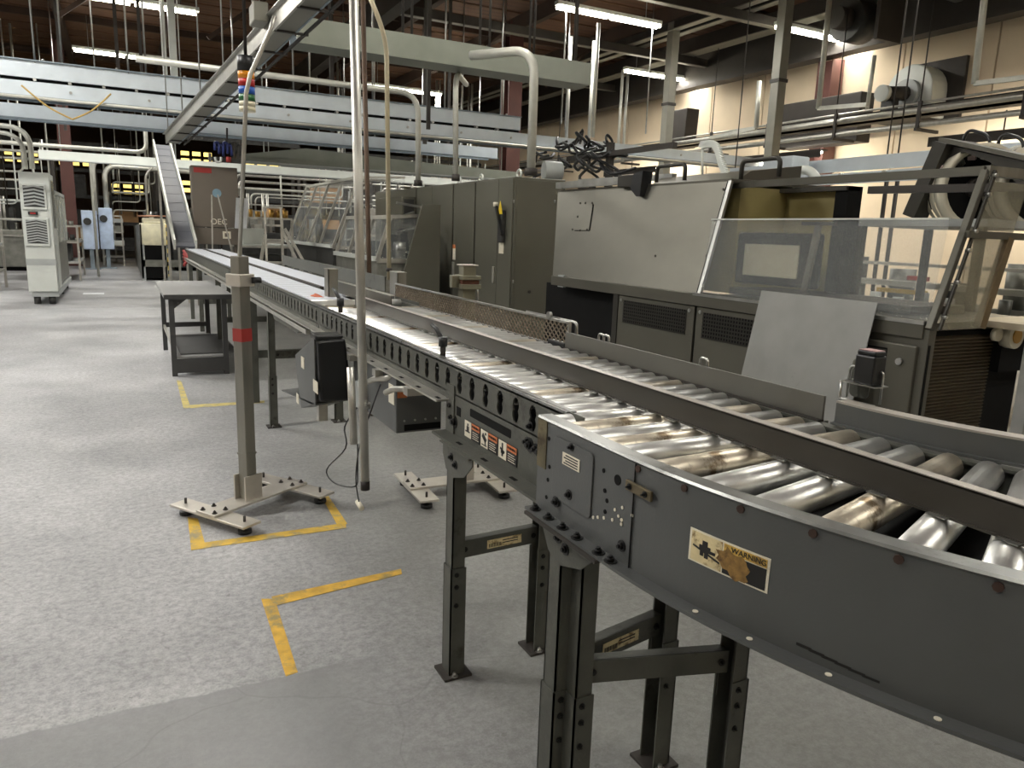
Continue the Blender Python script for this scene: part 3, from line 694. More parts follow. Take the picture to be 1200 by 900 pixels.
# long slot opening with its label set and fittings on the side
part('slot_cover', MB().prism(rrect(SX-.001, 1.632, 1.888, .834, .857, .004, 3), (.001, 0, 0)), blackm, sf)
part('square_hole', MB().box((SX-.001, 1.955, .815), (SX, 1.985, .842)), blackm, sf)
for (yy, zz) in ((1.425, .84), (1.41, .80), (1.455, .818)): part('square_hole', MB().box((SX-.001, yy-.008, zz-.008), (SX, yy+.008, zz+.008)), blackm, sf)
for k, yy in enumerate((1.868, 1.757, 1.645)):
    wlb = part('warning_sticker', MB().box((SX-.0022, yy-.052, .768), (SX-.001, yy+.052, .818)), lab_k, sf, label='orange, black and white warning sticker with pictogram')
    part('picture_field', MB().box((SX-.0028, yy+.006, .769), (SX-.0022, yy+.051, .817)), lab_w, wlb)
    part('orange_field', MB().box((SX-.0028, yy-.051, .800), (SX-.0022, yy+.003, .817)), lab_o, wlb)
    fg = MB()
    if k == 0: fg.box((SX-.0034, yy+.020, .786), (SX-.0028, yy+.036, .802)).box((SX-.0034, yy+.014, .784), (SX-.0028, yy+.044, .788)).box((SX-.0034, yy+.024, .803), (SX-.0028, yy+.032, .810))
    elif k == 1: fg.obox((SX-.003, yy+.028, .796), (.0003, 0, 0), (0, .012, .008), (0, -.004, .006)).box((SX-.0034, yy+.012, .774), (SX-.0028, yy+.044, .777)).obox((SX-.003, yy+.022, .786), (.0003, 0, 0), (0, .003, 0), (0, .002, .009)).box((SX-.0034, yy+.016, .805), (SX-.0028, yy+.024, .812))
    else: fg.box((SX-.0034, yy+.024, .776), (SX-.0028, yy+.032, .812)).obox((SX-.003, yy+.028, .792), (.0003, 0, 0), (0, .013, .004), (0, -.001, .003)).box((SX-.0034, yy+.020, .783), (SX-.0028, yy+.036, .793))
    part('pictogram', fg, lab_k, wlb)
    text('lettering', 'WARNING', .010, frame_mtx((SX-.0031, yy-.024, .8085), (0, -1, 0), (0, 0, 1)), lab_k, wlb)
    for i in range(4): part('print_line', MB().box((SX-.0028, yy-.045+.006*(i % 2), .774+i*.006), (SX-.0022, yy-.004, .7755+i*.006)), lab_w, wlb)
for (yy, zz, r) in ((1.53, .845, .011), (1.50, .843, .008), (1.545, .85, .007), (1.478, .842, .010), (1.53, .893, .007), (2.0, .79, .012), (2.02, .80, .009), (2.03, .835, .008)):
    part('frame_bolt', hexbolt(MB(), (SX, yy, zz), (-1, 0, 0), r, .008), mat('dirty bolt', (1, 1, 1)), sf)
for i in range(14):
    yy = 1.39+i*.17; fz_ = .752 if yy < 2.04 else .852; part('flange_slot', MB().box((SX-.033, yy-.016, fz_), (SX-.022, yy+.016, fz_+.0006)), blackm, sf)
for i in range(18):
    yy = 1.37+i*.13; part('edge_screw', MB().cyl((SX-.003, yy, .962), (SX+.0, yy, .962), .005, n=8), blackm, sf)
support(st, (.842, 1.93), (1.15, 1.945), .745, .405, True)
p = PZ(321, 500, 0); p2 = PZ(376, 490, 0)
support(st, (p.x, p.y), (p.x+.45, p.y), .846, .5, False, False)
# lower angle brackets and galvanised flex leads under the frame
for i, yy in enumerate((2.25, 2.6, 2.95)):
    part('cross_angle', MB().box((.80, yy, .82), (1.37, yy+.04, .845)), galv, st)
# central divider rail along both lanes
t = thing('divider_rail', 'dark straight divider rail with pale top edge between the two roller lanes', 'rail', (1.05, 2, .97))
b = MB().box((1.040, .12, .969), (1.045, 3.72, 1.019)).box((1.040, .12, 1.017), (1.062, 3.72, 1.020)).box((1.036, .12, .968), (1.052, 3.72, .972))
part('web', b, railm, t)
part('top_highlight', MB().box((1.041, .12, 1.020), (1.062, 3.72, 1.0212)), mat('pale edge highlight', (168, 162, 154), .4, .3, .12, 18), t)  # pale colour paints in the highlight along the rail's top face
for i in range(26):
    y = .2+i*.1; part('clip', MB().box((1.026, y, .9685), (1.037, y+.03, .9705)), steel, t)
for i in range(6): part('rail_foot', MB().box((1.05, .35+i*.6, .967), (1.058, .37+i*.6, .985)), steel_d, t)

# ---- far side guards
t = thing('guard_rail', 'plain grey flat guard rail along the far roller lane', 'rail', (1.39, 1.6, .96))
part('plate', MB().box((1.388, 1.12, .962), (1.394, 2.24, 1.017)), mat('grey flat bar', (104, 103, 97), .42, .4, .08, 8), t, .001)
part('lower_angle', MB().box((1.376, 1.12, .958), (1.394, 2.24, .962)), steel_d, t)
for y in (1.55, 2.02, 2.05):
    part('hook_bolt', MB().tube(rod_path([(1.402, y, .96), (1.402, y, 1.035), (1.402, y-.03, 1.035), (1.402, y-.03, .99)], .012), .0045, 6), steel, t)
t = thing('curved_guard_rail', 'dark thick guard rail on the inside of the bend', 'rail', (1.4, .8, .96))
gp = arc(RI-.005, -2.5, 58, 30)
part('web', MB().sweep(gp, rect(-.006, 0, .966, 1.010)), paint, t)
part('top_flange', MB().sweep(gp, rect(-.035, .001, 1.010, 1.0145)), mat('pale edge highlight', (1, 1, 1)), t)  # same pale edge colour as the divider rail top
part('lower_lip', MB().sweep(gp, rect(0, .012, .962, .967)), paint, t)
t = thing('mesh_guard', 'rusty expanded-mesh guard panel above the far roller lane', 'guard', (1.40, 3.2, .95))
my0, my1, mz0, mz1 = 2.24, 4.16, .955, 1.048
for nm, bx in (('top_bar', ((1.398, my0, mz1-.004), (1.410, my1, mz1+.004))), ('bottom_bar', ((1.398, my0, mz0-.004), (1.410, my1, mz0+.004))), ('end_bar', ((1.398, my0-.004, mz0), (1.410, my0+.004, mz1))), ('end_bar', ((1.398, my1-.004, mz0), (1.410, my1+.004, mz1)))):
    part(nm, MB().box(*bx), steel, t)
b = MB(); sp_ = .030; H_ = mz1-mz0; n = int((my1-my0)/sp_)
for i in range(-5, n+1):
    for s in (0, 1):
        ya_, yb_ = my0+i*sp_, my0+i*sp_+H_*1.25
        za_, zb_ = (mz0, mz1) if s == 0 else (mz1, mz0)
        lo, hi = max(0, (my0-ya_)/(yb_-ya_)), min(1, (my1-ya_)/(yb_-ya_))
        if hi-lo < .05: continue
        A = Vector((1.403+.001*s, ya_+(yb_-ya_)*lo, za_+(zb_-za_)*lo)); B = Vector((1.403+.001*s, ya_+(yb_-ya_)*hi, za_+(zb_-za_)*hi))
        b.bar(A, B, .003, .004, (1, 0, 0))
o = part('mesh_infill', b, mesh_m, t); o['kind'] = 'stuff'
part('rear_bar', MB().tube(rod_path([(1.425, 2.6, mz1+.002), (1.425, 2.225, mz1+.002), (1.425, 2.225, mz0+.01), (1.425, 2.4, mz0+.01)], .02), .006, 6), steel, t)
part('knob', MB().cyl((1.395, 2.38, mz1+.012), (1.407, 2.38, mz1+.012), .014, n=12), steel, t)
part('dark_latch', MB().box((1.385, 2.24, .957), (1.40, 2.36, .975)), black, t, .003)
# photo-eye on wire bracket at the bend
t = thing('photo_eye', 'black box sensor on a bent wire bracket above the bend guard', 'sensor', (1.44, 1.07, 1.01))
part('wire_loop', MB().tube(rod_path([(1.455, 1.115, 1.012), (1.455, 1.115, 1.085), (1.455, 1.03, 1.085), (1.455, 1.03, 1.012)], .012), .003, 6), steel, t)
part('shelf', MB().box((1.425, 1.025, 1.050), (1.470, 1.115, 1.053)), steel, t)
part('wire_foot', MB().tube(rod_path([(1.425, 1.11, 1.052), (1.425, 1.11, 1.012), (1.425, 1.02, 1.012)], .008), .003, 6), steel, t)
bd = part('body', MB().box((1.428, 1.035, 1.053), (1.468, 1.085, 1.118)), black, t, .004)
part('cap', MB().box((1.430, 1.037, 1.118), (1.466, 1.083, 1.128)), black, bd, .003)
part('lens', MB().box((1.432, 1.040, 1.128), (1.464, 1.080, 1.1295)), mat('pink label', (176, 140, 140), .4), bd)
part('back_plate', MB().prism(rrect(1.474, 1.075, 1.125, 1.012, 1.10, .012, 4), (.003, 0, 0)), paint2, t)

# ================================================================== belt conveyor behind the roller section
bt = thing('belt_conveyor', 'long twin-lane white belt conveyor leading to the incline', 'conveyor', (1.1, 8, 0))
BY0, BY1 = 3.76, 12.5
b = MB()
nc = 40
for i in range(nc):
    y0 = BY0+i*PIT; cell(b, y0, y0+PIT, zc0, zc1, hole8(y0+PIT/2, .914), SX)
    b.box((SX+.0005, y0-.024, zc0), (SX+.004, y0+.024, zc1))
b.box((SX, BY0, .852), (SX+.004, BY1, zc0+.004)); b.box((SX, BY0, zc1-.004), (SX+.004, BY1, TOPZ)); b.box((SX, BY0+nc*PIT, zc0), (SX+.004, BY1, zc1))
sf2 = part('near_side_frame', b, paint2, bt)
part('top_edge', MB().box((SX-.006, BY0, TOPZ-.006), (SX+.02, BY1, TOPZ)), mat('worn bright edge', (1, 1, 1)), sf2)
part('bottom_flange', MB().box((SX-.045, BY0, .846), (SX+.004, BY1, .852)), galv, sf2)
part('slot_backing', MB().box((SX+.02, BY0, .86), (SX+.024, BY1, .95)), blackm, bt)
part('far_side_frame', MB().box((1.40, BY0, .75), (1.406, BY1, .975)), paint2, bt)
part('near_belt', MB().box((.888, BY0+.25, .955), (1.10, BY1, .972)), belt_w, bt)
part('far_belt', MB().box((1.135, BY0+.6, .957), (1.385, BY1, .974)), belt_w, bt)
part('divider', MB().box((1.105, BY0+1.0, .95), (1.13, BY1, .985)), steel_d, bt)
for i in range(58):
    y = BY0+.3+i*.15; part('belt_joint', MB().box((.89, y, .9718), (1.098, y+.006, .9728)), grey_l, bt)
part('end_plate', MB().box((.88, BY0, .93), (1.10, BY0+.24, .968)), galv, bt)
part('head_roller', MB().cyl((.88, BY0+.25, .945), (1.38, BY0+.25, .945), .028, n=16), zinc, bt)
for y in (5.9, 8.2, 10.2, 11.6):
    for x in (.86, 1.36):
        part('leg', MB().box((x-.025, y-.02, 0), (x+.025, y+.02, .846)), paint2, bt)
    part('cross_brace', MB().box((.88, y-.003, .35), (1.34, y+.003, .41)), paint2, bt)
part('lower_pipe', MB().bar((.84, 3.9, .815), (.84, 12.3, .815), .025, .025), galv, bt)
part('return_belt', MB().box((.90, 4.2, .80), (1.37, 12.3, .81)), blackm, bt)
part('side_gusset', MB().prism([(.84, 3.9, .846), (.84, 5.0, .846), (.84, 4.9, .77), (.84, 4.2, .77)], (.03, 0, 0)), paint2, bt)
# incline
ic = thing('incline_belt', 'steep dark incline belt with pale side rails rising to the overhead tray', 'conveyor', (.86, 13, .9))
I0, I1 = Vector((0, 12.45, 1.0)), Vector((0, 17.0, 2.86)); iu = (I1-I0).cross(Vector((1, 0, 0))).normalized()*-1
part('belt', MB().bar(I0+Vector((.87, 0, 0)), I1+Vector((.85, 0, 0)), .27, .03, (0, -.4, 1)), belt_d, ic)
for x, x2 in ((.72, .70), (1.02, 1.0)): part('side_rail', MB().bar(I0+Vector((x, 0, .03)), I1+Vector((x2, 0, .03)), .03, .16, (0, -.4, 1)), pipe_w, ic)
for i in range(12):
    p = I0.lerp(I1, i/12+.03); part('belt_joint', MB().bar(p+Vector((.735, -.006, .016)), p+Vector((.995, -.006, .016)), .012, .003, (0, -.4, 1)), belt_d, ic)
for k in (.35, .8):
    p = I0.lerp(I1, k)
    for x in (.72, 1.0): part('leg', MB().box((x-.02, p.y-.02, 0), (x+.02, p.y+.02, p.z-.05)), galv, ic)
b = MB()
for i in range(5): b.tube([(.82, 12.2, .95-.05*i), (.88, 12.0+.05*i, .85), (.8, 11.9, .75)], .02, 6)
single('cable_bundle', b, redl, 'bundle of red and black cables at the foot of the incline', 'cables')
# guides above the belts
single('guide_plate', MB().box((1.40, 4.35, .985), (1.406, 7.6, 1.07)).box((1.40, 4.35, 1.07), (1.42, 7.6, 1.075)), paint2, 'dark grey guide plate along the far edge of the white belt', 'guide')
q0, q1 = PX(458, 345, 1.10), PX(392, 335, 1.10)
t = thing('guide_plate', 'olive guide plate between the two short posts over the rollers', 'guide', (1.1, q0.y, .98))
part('plate', MB().box((1.10, q0.y, .985), (1.105, q1.y, 1.05)), mach_p, t); part('top_lip', MB().box((1.10, q0.y, 1.05), (1.12, q1.y, 1.054)), galv, t)
def short_post(x, qb, qt, w, label, m=None):
    B = PX(qb[0], qb[1], x); T = PX(qt[0], qt[1], x)
    t = thing('guide_post', label, 'post', (x, B.y, B.z))
    part('plate', MB().box((x-.005, B.y-w/2, .97), (x+.0, B.y+w/2, T.z)), m or post_m, t)
    part('side_plate', MB().box((x-.005, B.y-w/2, .97), (x+.05, B.y-w/2+.005, T.z)), m or post_m, t)
    part('cap', MB().box((x-.007, B.y-w/2-.003, T.z), (x+.052, B.y+w/2, T.z+.004)), galv, t)
    return t
short_post(1.02, (384, 365), (386, 316), .09, 'short brown-grey angle post at the end of the white belt')
short_post(1.42, (462, 365), (462, 319), .14, 'short rusty post carrying the thin conduit beside the mesh guard')
def clamp_lever(px_, py_, x, label, s=1.0):
    p = PX(px_, py_, x)
    t = thing('clamp_lever', label, 'clamp', p)
    part('stem', MB().cyl((p.x, p.y, p.z-.02), (p.x, p.y, p.z+.035*s), .009*s, n=10), steel_d, t)
    part('hub', MB().cyl((p.x, p.y, p.z+.025*s), (p.x, p.y, p.z+.055*s), .014*s, n=12), black, t)
    part('lever', MB().tube([(p.x, p.y, p.z+.042*s), (p.x-.005, p.y+.045*s, p.z+.075*s), (p.x-.01, p.y+.075*s, p.z+.085*s)], .0075*s, 8), black, t)
clamp_lever(519, 415, .885, 'black clamp lever standing on the near edge of the rollers', 1.0)
clamp_lever(399, 366, .90, 'black clamp lever beside the short post at the belt end', 1.2)
p = PX(368, 352, .95)
single('orange_clip', MB().tube([(p.x-.02, p.y+.10, p.z), (p.x, p.y-.05, p.z+.03), (p.x+.06, p.y-.12, p.z+.0), (p.x+.02, p.y+.05, p.z+.025), (p.x+.05, p.y+.1, p.z)], .012, 6), mat('orange brown', (190, 92, 50), .5), 'orange bent clip lying on the end of the belt', 'clip')

# ---- drive guards on the near side
y0 = 3.05
TL, TR, BR, BL = PY(368, 398, y0), PY(403, 395, y0), PY(412, 468, y0), PY(374, 470, y0)
t = thing('drive_guard', 'black and dark grey belt-drive guard box hanging on the conveyor side', 'guard', (TL.x, y0, BL.z))
xl = TL.x
sd = [(xl, y0, TL.z+.01), PX(346, 416, xl), PX(348, 440, xl), PX(353, 478, xl), (xl, y0, BL.z-.01)]
part('side_panel', MB().prism([Vector(v) for v in sd], (.006, 0, 0)), paint, t)
ymax = PX(346, 416, xl).y
part('black_cover', MB().prism([(xl+.006, y0-.03, TL.z), (TR.x, y0-.03, TR.z), (BR.x, y0-.03, BR.z), (xl+.012, y0-.03, BL.z)], (0, .10, 0)), black, t, .012)
part('inner_body', MB().prism([Vector((xl+.006, v[1], v[2]))+Vector((0, .02 if i in (0, 4) else 0, 0)) for i, v in enumerate([Vector(v) for v in sd])], (.12, 0, 0)), paint, t)
part('top_cap', MB().box((xl-.002, y0-.03, TL.z), (TR.x-.01, y0+.07, TL.z+.022)), black, t, .008)
part('bottom_panel', MB().prism([(xl, y0, BL.z-.012), (BR.x, y0, BL.z-.0), (BR.x, y0+.6, BL.z-.06), (xl, y0+.75, PX(353, 478, xl).z-.01)], (0, 0, -.006)), paint, t)
for (a, c, w, h) in ((355, 425, .03, .05), (370, 453, .04, .05), (349, 467, .025, .045)):
    q = PX(a, c, xl); part('sticker', MB().box((xl-.002, q.y-w, q.z-h/2), (xl, q.y+w, q.z+h/2)), lab_w, t, label='small white sticker')
part('stub_leg', MB().box((xl+.06, y0+.2, BL.z-.14), (xl+.10, y0+.24, BL.z)), galv, t)
y0 = 2.45
C = [PY(465, 455, y0), PY(503, 462, y0), PY(517, 500, y0), PY(468, 508, y0)]
t = thing('drive_guard', 'grey gearbox cover with dark slot under the straight conveyor', 'guard', (C[0].x, y0, C[3].z))
zt = .843; L_, R_ = C[3].x-.012, C[2].x
part('cover', MB().prism([(L_, y0, C[3].z), (R_, y0, C[3].z), (R_, y0, zt-.10), (R_-.06, y0, zt), (L_, y0, zt)], (0, .55, 0)), paint, t, .004)
part('dark_slot', MB().box((L_+.03, y0-.003, C[3].z+.008), (R_-.004, y0, C[3].z+.03)), blackm, t)
lb = part('warning_sticker', MB().box((L_-.002, y0+.02, C[3].z+.10), (L_, y0+.08, C[3].z+.17)), lab_w, t, label='small white and orange warning sticker')
part('orange_field', MB().box((L_+.004, y0-.002, C[3].z+.13), (L_+.04, y0, C[3].z+.16)), lab_o, lb)
for i in range(4): part('rivet_or_hole', MB().cyl((L_+.03+.04*i, y0-.003, C[3].z+.045), (L_+.03+.04*i, y0, C[3].z+.045), .004, n=8), steel, t)
# motor with ribs and flexible leads
q = PX(417, 462, .80)
t = thing('drive_motor', 'ribbed grey motor behind the hanging pole under the conveyor', 'motor', q)
part('housing', MB().cyl((q.x, q.y, q.z), (q.x+.18, q.y, q.z), .055, n=18), grey_l, t)
for i in range(6): part('fin', MB().cyl((q.x+.02+i*.026, q.y, q.z), (q.x+.03+i*.026, q.y, q.z), .066, n=18), grey_l, t)
part('terminal_box', MB().box((q.x+.05, q.y-.1, q.z+.03), (q.x+.15, q.y-.04, q.z+.11)), white_p, t, .006)
for k, (a, c, lb) in enumerate((((430, 448), (462, 440), 'upper armoured cable lead hanging below the conveyor flange'), ((452, 460), (485, 452), 'lower armoured cable lead hanging below the conveyor flange'))):
    A, B = PX(a[0], a[1], .80), PX(c[0], c[1], .84)
    single('armoured_lead', MB().tube([A, A.lerp(B, .3)+Vector((0, 0, .006)), A.lerp(B, .7)+Vector((0, 0, -.004)), B], .011, 8), galv, lb, 'cable')

# ---- hanging conduit pole pair
pb = PX(428, 570, .72); pt = PY(414, -30, pb.y)
t = thing('hanging_pole', 'long bare galvanised conduit pole hanging in front of the conveyor', 'pole', pb)
part('tube', MB().tube([pb, pt], .0155, 16), galv, t)
part('end_cap', MB().cyl(pb-Vector((0, 0, .012)), pb+Vector((0, 0, .02)), .0165, n=12), steel_d, t)
pc = PX(421, 520, .725); pd = PX(417, 430, .725)
part('coupling', MB().cyl(pc+Vector((-.02, 0, 0)), pd+Vector((-.02, 0, 0)), .014, n=10), galv, t)
part('strap', MB().cyl(PX(427, 478, .72), PX(427, 472, .72), .022, n=12), steel, t)
pe, pf = PX(448, 392, 1.9), PX(431, -20, 1.9)
single('thin_pole', MB().cyl((PY(444, 310, 5).x, 5, .9), PY(412, 0, 5)+Vector((.0, 0, .4)), .016, n=8), mat('rusty rod', (92, 74, 60), .6, .4, .2, 10), 'thin brown rod just left of the galvanised hanging pole', 'rod') if False else None
A = PY(436, 330, 5.2); B = PY(425, -10, 5.2)
single('thin_pole', MB().cyl((B.x+(A.x-B.x), 5.2, 0.0), B, .017, n=8), mat('rusty rod', (92, 74, 60), .6, .4, .2, 10), 'thin brown rod just behind the galvanised hanging pole', 'rod')
# loose cable under the pole
pts = [PX(418, 478, .74), PX(404, 500, .72), PX(405, 525, .71), PX(383, 550, .70), PX(392, 566, .70), PX(416, 570, .72), PX(419, 552, .74), PX(419, 520, .74)]
def smooth(pts, n=5):
    out = []
    for i in range(len(pts)-1):
        p0, p1, p2, p3 = pts[max(i-1, 0)], pts[i], pts[i+1], pts[min(i+2, len(pts)-1)]
        for k in range(n):
            s = k/n; out.append(.5*((2*p1)+(p2-p0)*s+(2*p0-5*p1+4*p2-p3)*s*s+(3*p1-p0-3*p2+p3)*s**3))
    return out+[pts[-1]]
t = thing('loose_cable', 'thin dark cable loop dangling below the hanging pole', 'cable', pts[5])
part('cable', MB().tube(smooth(pts), .003, 6), black, t)
c2 = [PX(446, 450, .74), PX(436, 478, .74), PX(422, 520, .735), PX(417, 560, .735), PX(421, 590, .735)]
part('cable', MB().tube(smooth(c2), .0025, 6), black, t)
part('plug', MB().cyl(PX(419, 588, .735), PX(424, 596, .735), .010, n=8), lab_w, t)

# ================================================================== post stands
def stand(name, label, c0, d1, d2, L1, L2, kp, w=.10):
    """H base: two cross plates along d1 joined by a plate along d2"""
    t = thing(name, label, 'stand', (c0[0], c0[1], 0), 'post stands with H-shaped plate base')
    d1, d2 = Vector((*d1, 0)).normalized(), Vector((*d2, 0)).normalized(); c0 = Vector((*c0, 0)); z = .048
    for k, c in enumerate((c0, c0+d2*L2)):
        cr = part('cross_plate', MB().obox(c+Vector((0, 0, z)), d1*L1/2, d2*w/2, Vector((0, 0, .006))), stainl, t, .002)
        for s in (-1, 1):
            f = c+d1*s*(L1/2-.05)
            ft = part('levelling_foot', MB().cyl(f, f+Vector((0, 0, .018)), .03, n=14).cyl(f+Vector((0, 0, .018)), f+Vector((0, 0, z)), .012, n=8), black, cr)
            part('stud', MB().cyl(f+Vector((0, 0, z)), f+Vector((0, 0, z+.032)), .006, n=8), steel_d, cr)
    part('centre_plate', MB().obox(c0+d2*L2/2+Vector((0, 0, z+.012)), d2*(L2/2+w*.5), d1*.065, Vector((0, 0, .006))), stainl, t, .002)
    for k in (0, 1):
        for i in (-1, 1):
            for j in (-1, 1):
                p = c0+d2*(L2*k+.03*i)+d1*.04*j+Vector((0, 0, z+.018)); part('plate_bolt', hexbolt(MB(), p, (0, 0, 1), .007, .008), steel_d, t)
    return t, c0+d2*L2*kp, d1, d2, z+.018
c0 = Vector((.305, 3.47)); d1 = Vector((.265, -.41)); d2 = Vector((.41, .265))
t, pp, e1, e2, pz = stand('post_stand', 'stainless square post on H-shaped plate base standing left of the conveyor', c0, d1, d2, .50, .47, .42)
ztop = PY(283, 300, pp.y).z
part('post', MB().obox((pp.x, pp.y, (pz+ztop)/2), e1*.029, e2*.029, (0, 0, (ztop-pz)/2)), post_m, t, .004)
for s in (-1, 1): part('gusset', MB().obox((pp.x+e1.x*.036*s, pp.y+e1.y*.036*s, pz+.06), e1*.004, e2*.05, (0, 0, .06)), stainl, t)
part('collar', MB().obox((pp.x, pp.y, PY(285, 531, pp.y).z), e1*.031, e2*.031, (0, 0, .005)), post_m, t)
zc = PY(283, 328, pp.y).z
cl = part('clamp_block', MB().obox((pp.x, pp.y, zc), e1*.048, e2*.042, (0, 0, .028)), stainl, t, .004)
part('clamp_knob', MB().cyl((pp.x+.045, pp.y-.03, zc), (pp.x+.085, pp.y-.02, zc), .014, n=10), black, cl)
part('red_tag', MB().obox((pp.x, pp.y, PY(284, 392, pp.y).z), e1*.030, e2*.030, (0, 0, .030)), redl, t, label='red sticker wrapped round the post')
zr = PY(288, 70, pp.y+.05).z
bb = PY(287, 130, pp.y); rd = [(pp.x, pp.y, ztop-.05), (pp.x+.005, pp.y, bb.z), ]
A = PY(288, 95, pp.y); B = PY(322, 25, pp.y)
part('rod', MB().tube([(pp.x, pp.y, ztop-.02), (A.x, A.y, A.z-.05), (A.x+.02, A.y, A.z+.03), (B.x-.02, B.y, B.z-.04), (B.x, B.y, B.z+.02)], .0095, 8), galv, t)
# signal tower
yy = pp.y+.35
S = [PY(291, v, yy).z for v in (131, 125, 119, 111, 102, 93, 84, 66)]
sx = PY(289, 100, yy).x
t = thing('signal_tower', 'stacked signal light with amber, red, blue, green and white lenses', 'signal light', (sx, yy, S[0]))
for i, (m_, nm) in enumerate(((creamp, 'white_lens'), (creamp, 'white_lens'), (green, 'green_lens'), (bluep, 'blue_lens'), (red, 'red_lens'), (amber, 'amber_lens'), (black, 'cap'))):
    part(nm, MB().cyl((sx, yy, S[i]), (sx, yy, S[i+1]-.002), .038 if i < 6 else .040, n=16), m_, t)
part('mount_rod', MB().cyl((sx, yy, S[7]), (sx, yy, CZ), .008, n=8), steel_d, t)
# second stand under the conveyor
a, c = PZ(487, 566, .068), PZ(575, 556, .068)
dd = (c-a); d2_ = Vector((dd.x, dd.y)); d1_ = Vector((d2_.y, -d2_.x))
t, pp2, e1, e2, pz = stand('post_stand', 'olive square post on H-shaped plate base standing behind the conveyor', (a.x, a.y), d1_, d2_, .46, d2_.length, .62)
ztop = PY(546, 311, pp2.y).z
part('post', MB().obox((pp2.x, pp2.y, (pz+ztop)/2), e1*.034, e2*.034, (0, 0, (ztop-pz)/2)), mat('olive post', (132, 130, 112), .45, .5, .1, 6), t, .004)
part('gusset', MB().obox((pp2.x, pp2.y, pz+.05), e1*.045, e2*.045, (0, 0, .05)), stainl, t)
part('top_cap', MB().obox((pp2.x, pp2.y, ztop+.002), e1*.042, e2*.042, (0, 0, .003)), stainl, t)
zc = PY(546, 330, pp2.y).z
cl = part('clamp_block', MB().obox((pp2.x, pp2.y, zc+.022), e1*.065, e2*.05, (0, 0, .010)).obox((pp2.x, pp2.y, zc-.022), e1*.065, e2*.05, (0, 0, .012)).obox((pp2.x-.04, pp2.y+.01, zc), e1*.02, e2*.045, (0, 0, .03)), MATS['olive post'], t, .002)
part('rubber_pad', MB().obox((pp2.x, pp2.y, zc), e1*.05, e2*.045, (0, 0, .010)), mat('rust pad', (96, 56, 40), .7), cl)
part('clamp_handle', MB().cyl((pp2.x+.03, pp2.y-.06, zc-.02), (pp2.x+.035, pp2.y-.06, zc-.09), .005, n=6), steel, cl)

# ================================================================== floor tape
def tape(polys, label, m=None):
    b = MB()
    for k, q in enumerate(polys): b.prism([PZ(x, y, 0)+Vector((0, 0, .0006)) for (x, y) in q], (0, 0, .0008+.0003*k))
    single('floor_tape', b, m or yellow, label, 'floor marking', 'yellow floor markings')
tape([[(306, 702), (322, 702), (349, 788), (335, 793)], [(318, 699.5), (470, 667), (471, 673), (323, 710)]], 'yellow L-shaped floor marking nearest the camera')
tape([[(220, 606), (232, 608), (241, 640), (224, 645)], [(224, 645), (226, 638), (405, 613), (406, 619)], [(376, 581), (383, 579), (407, 614), (396, 617)]], 'yellow U-shaped floor marking round the post stand base', mat('rubbed yellow paint', (206, 170, 66), .6, 0, .2, 14, rust=(150, 142, 112), rust_amt=.5))
tape([[(207, 446), (212, 446), (223, 476), (215, 479)], [(215, 479), (220, 475), (310, 469.5), (310, 472)]], 'faded yellow floor marking at the work table leg', mat('faded yellow paint', (196, 180, 110), .6, 0, .2, 18, rust=(160, 156, 132), rust_amt=.5))
A = PZ(108, 344, 0); single('floor_patch', MB().box((A.x-.15, A.y-.2, .0006), (A.x+.2, A.y+.2, .0012)), paper, 'small white scrap on the floor near the white cabinet', 'scrap')

# ================================================================== work table
tx0, ty0 = .30, 7.14
tx1 = PY(272, 343, ty0).x; ty1 = PZ(183, 329, .737).y; tz = .737
t = thing('work_table', 'grey steel work table with open lower shelf left of the belt conveyor', 'table', ((tx0+tx1)/2, (ty0+ty1)/2, 0))
part('top', MB().box((tx0, ty0, tz-.035), (tx1, ty1, tz)), tablem, t, .004)
part('front_edge', MB().box((tx0, ty0-.004, tz-.045), (tx1, ty0, tz-.004)), tabled, t)
for x in (tx0+.06, tx1-.07):
    for y in (ty0+.05, ty1-.1): part('leg', MB().box((x-.022, y-.022, 0), (x+.022, y+.022, tz-.035)), tabled, t)
part('shelf', MB().box((tx0+.08, ty0+.05, .16), (tx1-.06, ty1-.12, .175)), tablem, t)
part('shelf_rail', MB().box((tx0+.08, ty0+.03, .03), (tx1-.05, ty0+.06, .155)), tabled, t)
part('rear_rail', MB().box((tx0+.08, ty1-.12, .25), (tx1-.06, ty1-.09, .30)), tabled, t)
part('side_rail', MB().box((tx0+.05, ty0+.05, .24), (tx0+.07, ty1-.1, .28)), galv, t)
part('corner_gusset', MB().prism([(tx0+.08, ty0+.04, tz-.035), (tx0+.2, ty0+.04, tz-.035), (tx0+.08, ty0+.04, tz-.13)], (0, .006, 0)), tabled, t)
single('rubber_mat', MB().box((tx0+.12, ty0+.15, .1755), (tx0+.62, ty1-.25, .182)), clutd, 'dark rubber mat lying on the work table lower shelf', 'mat')

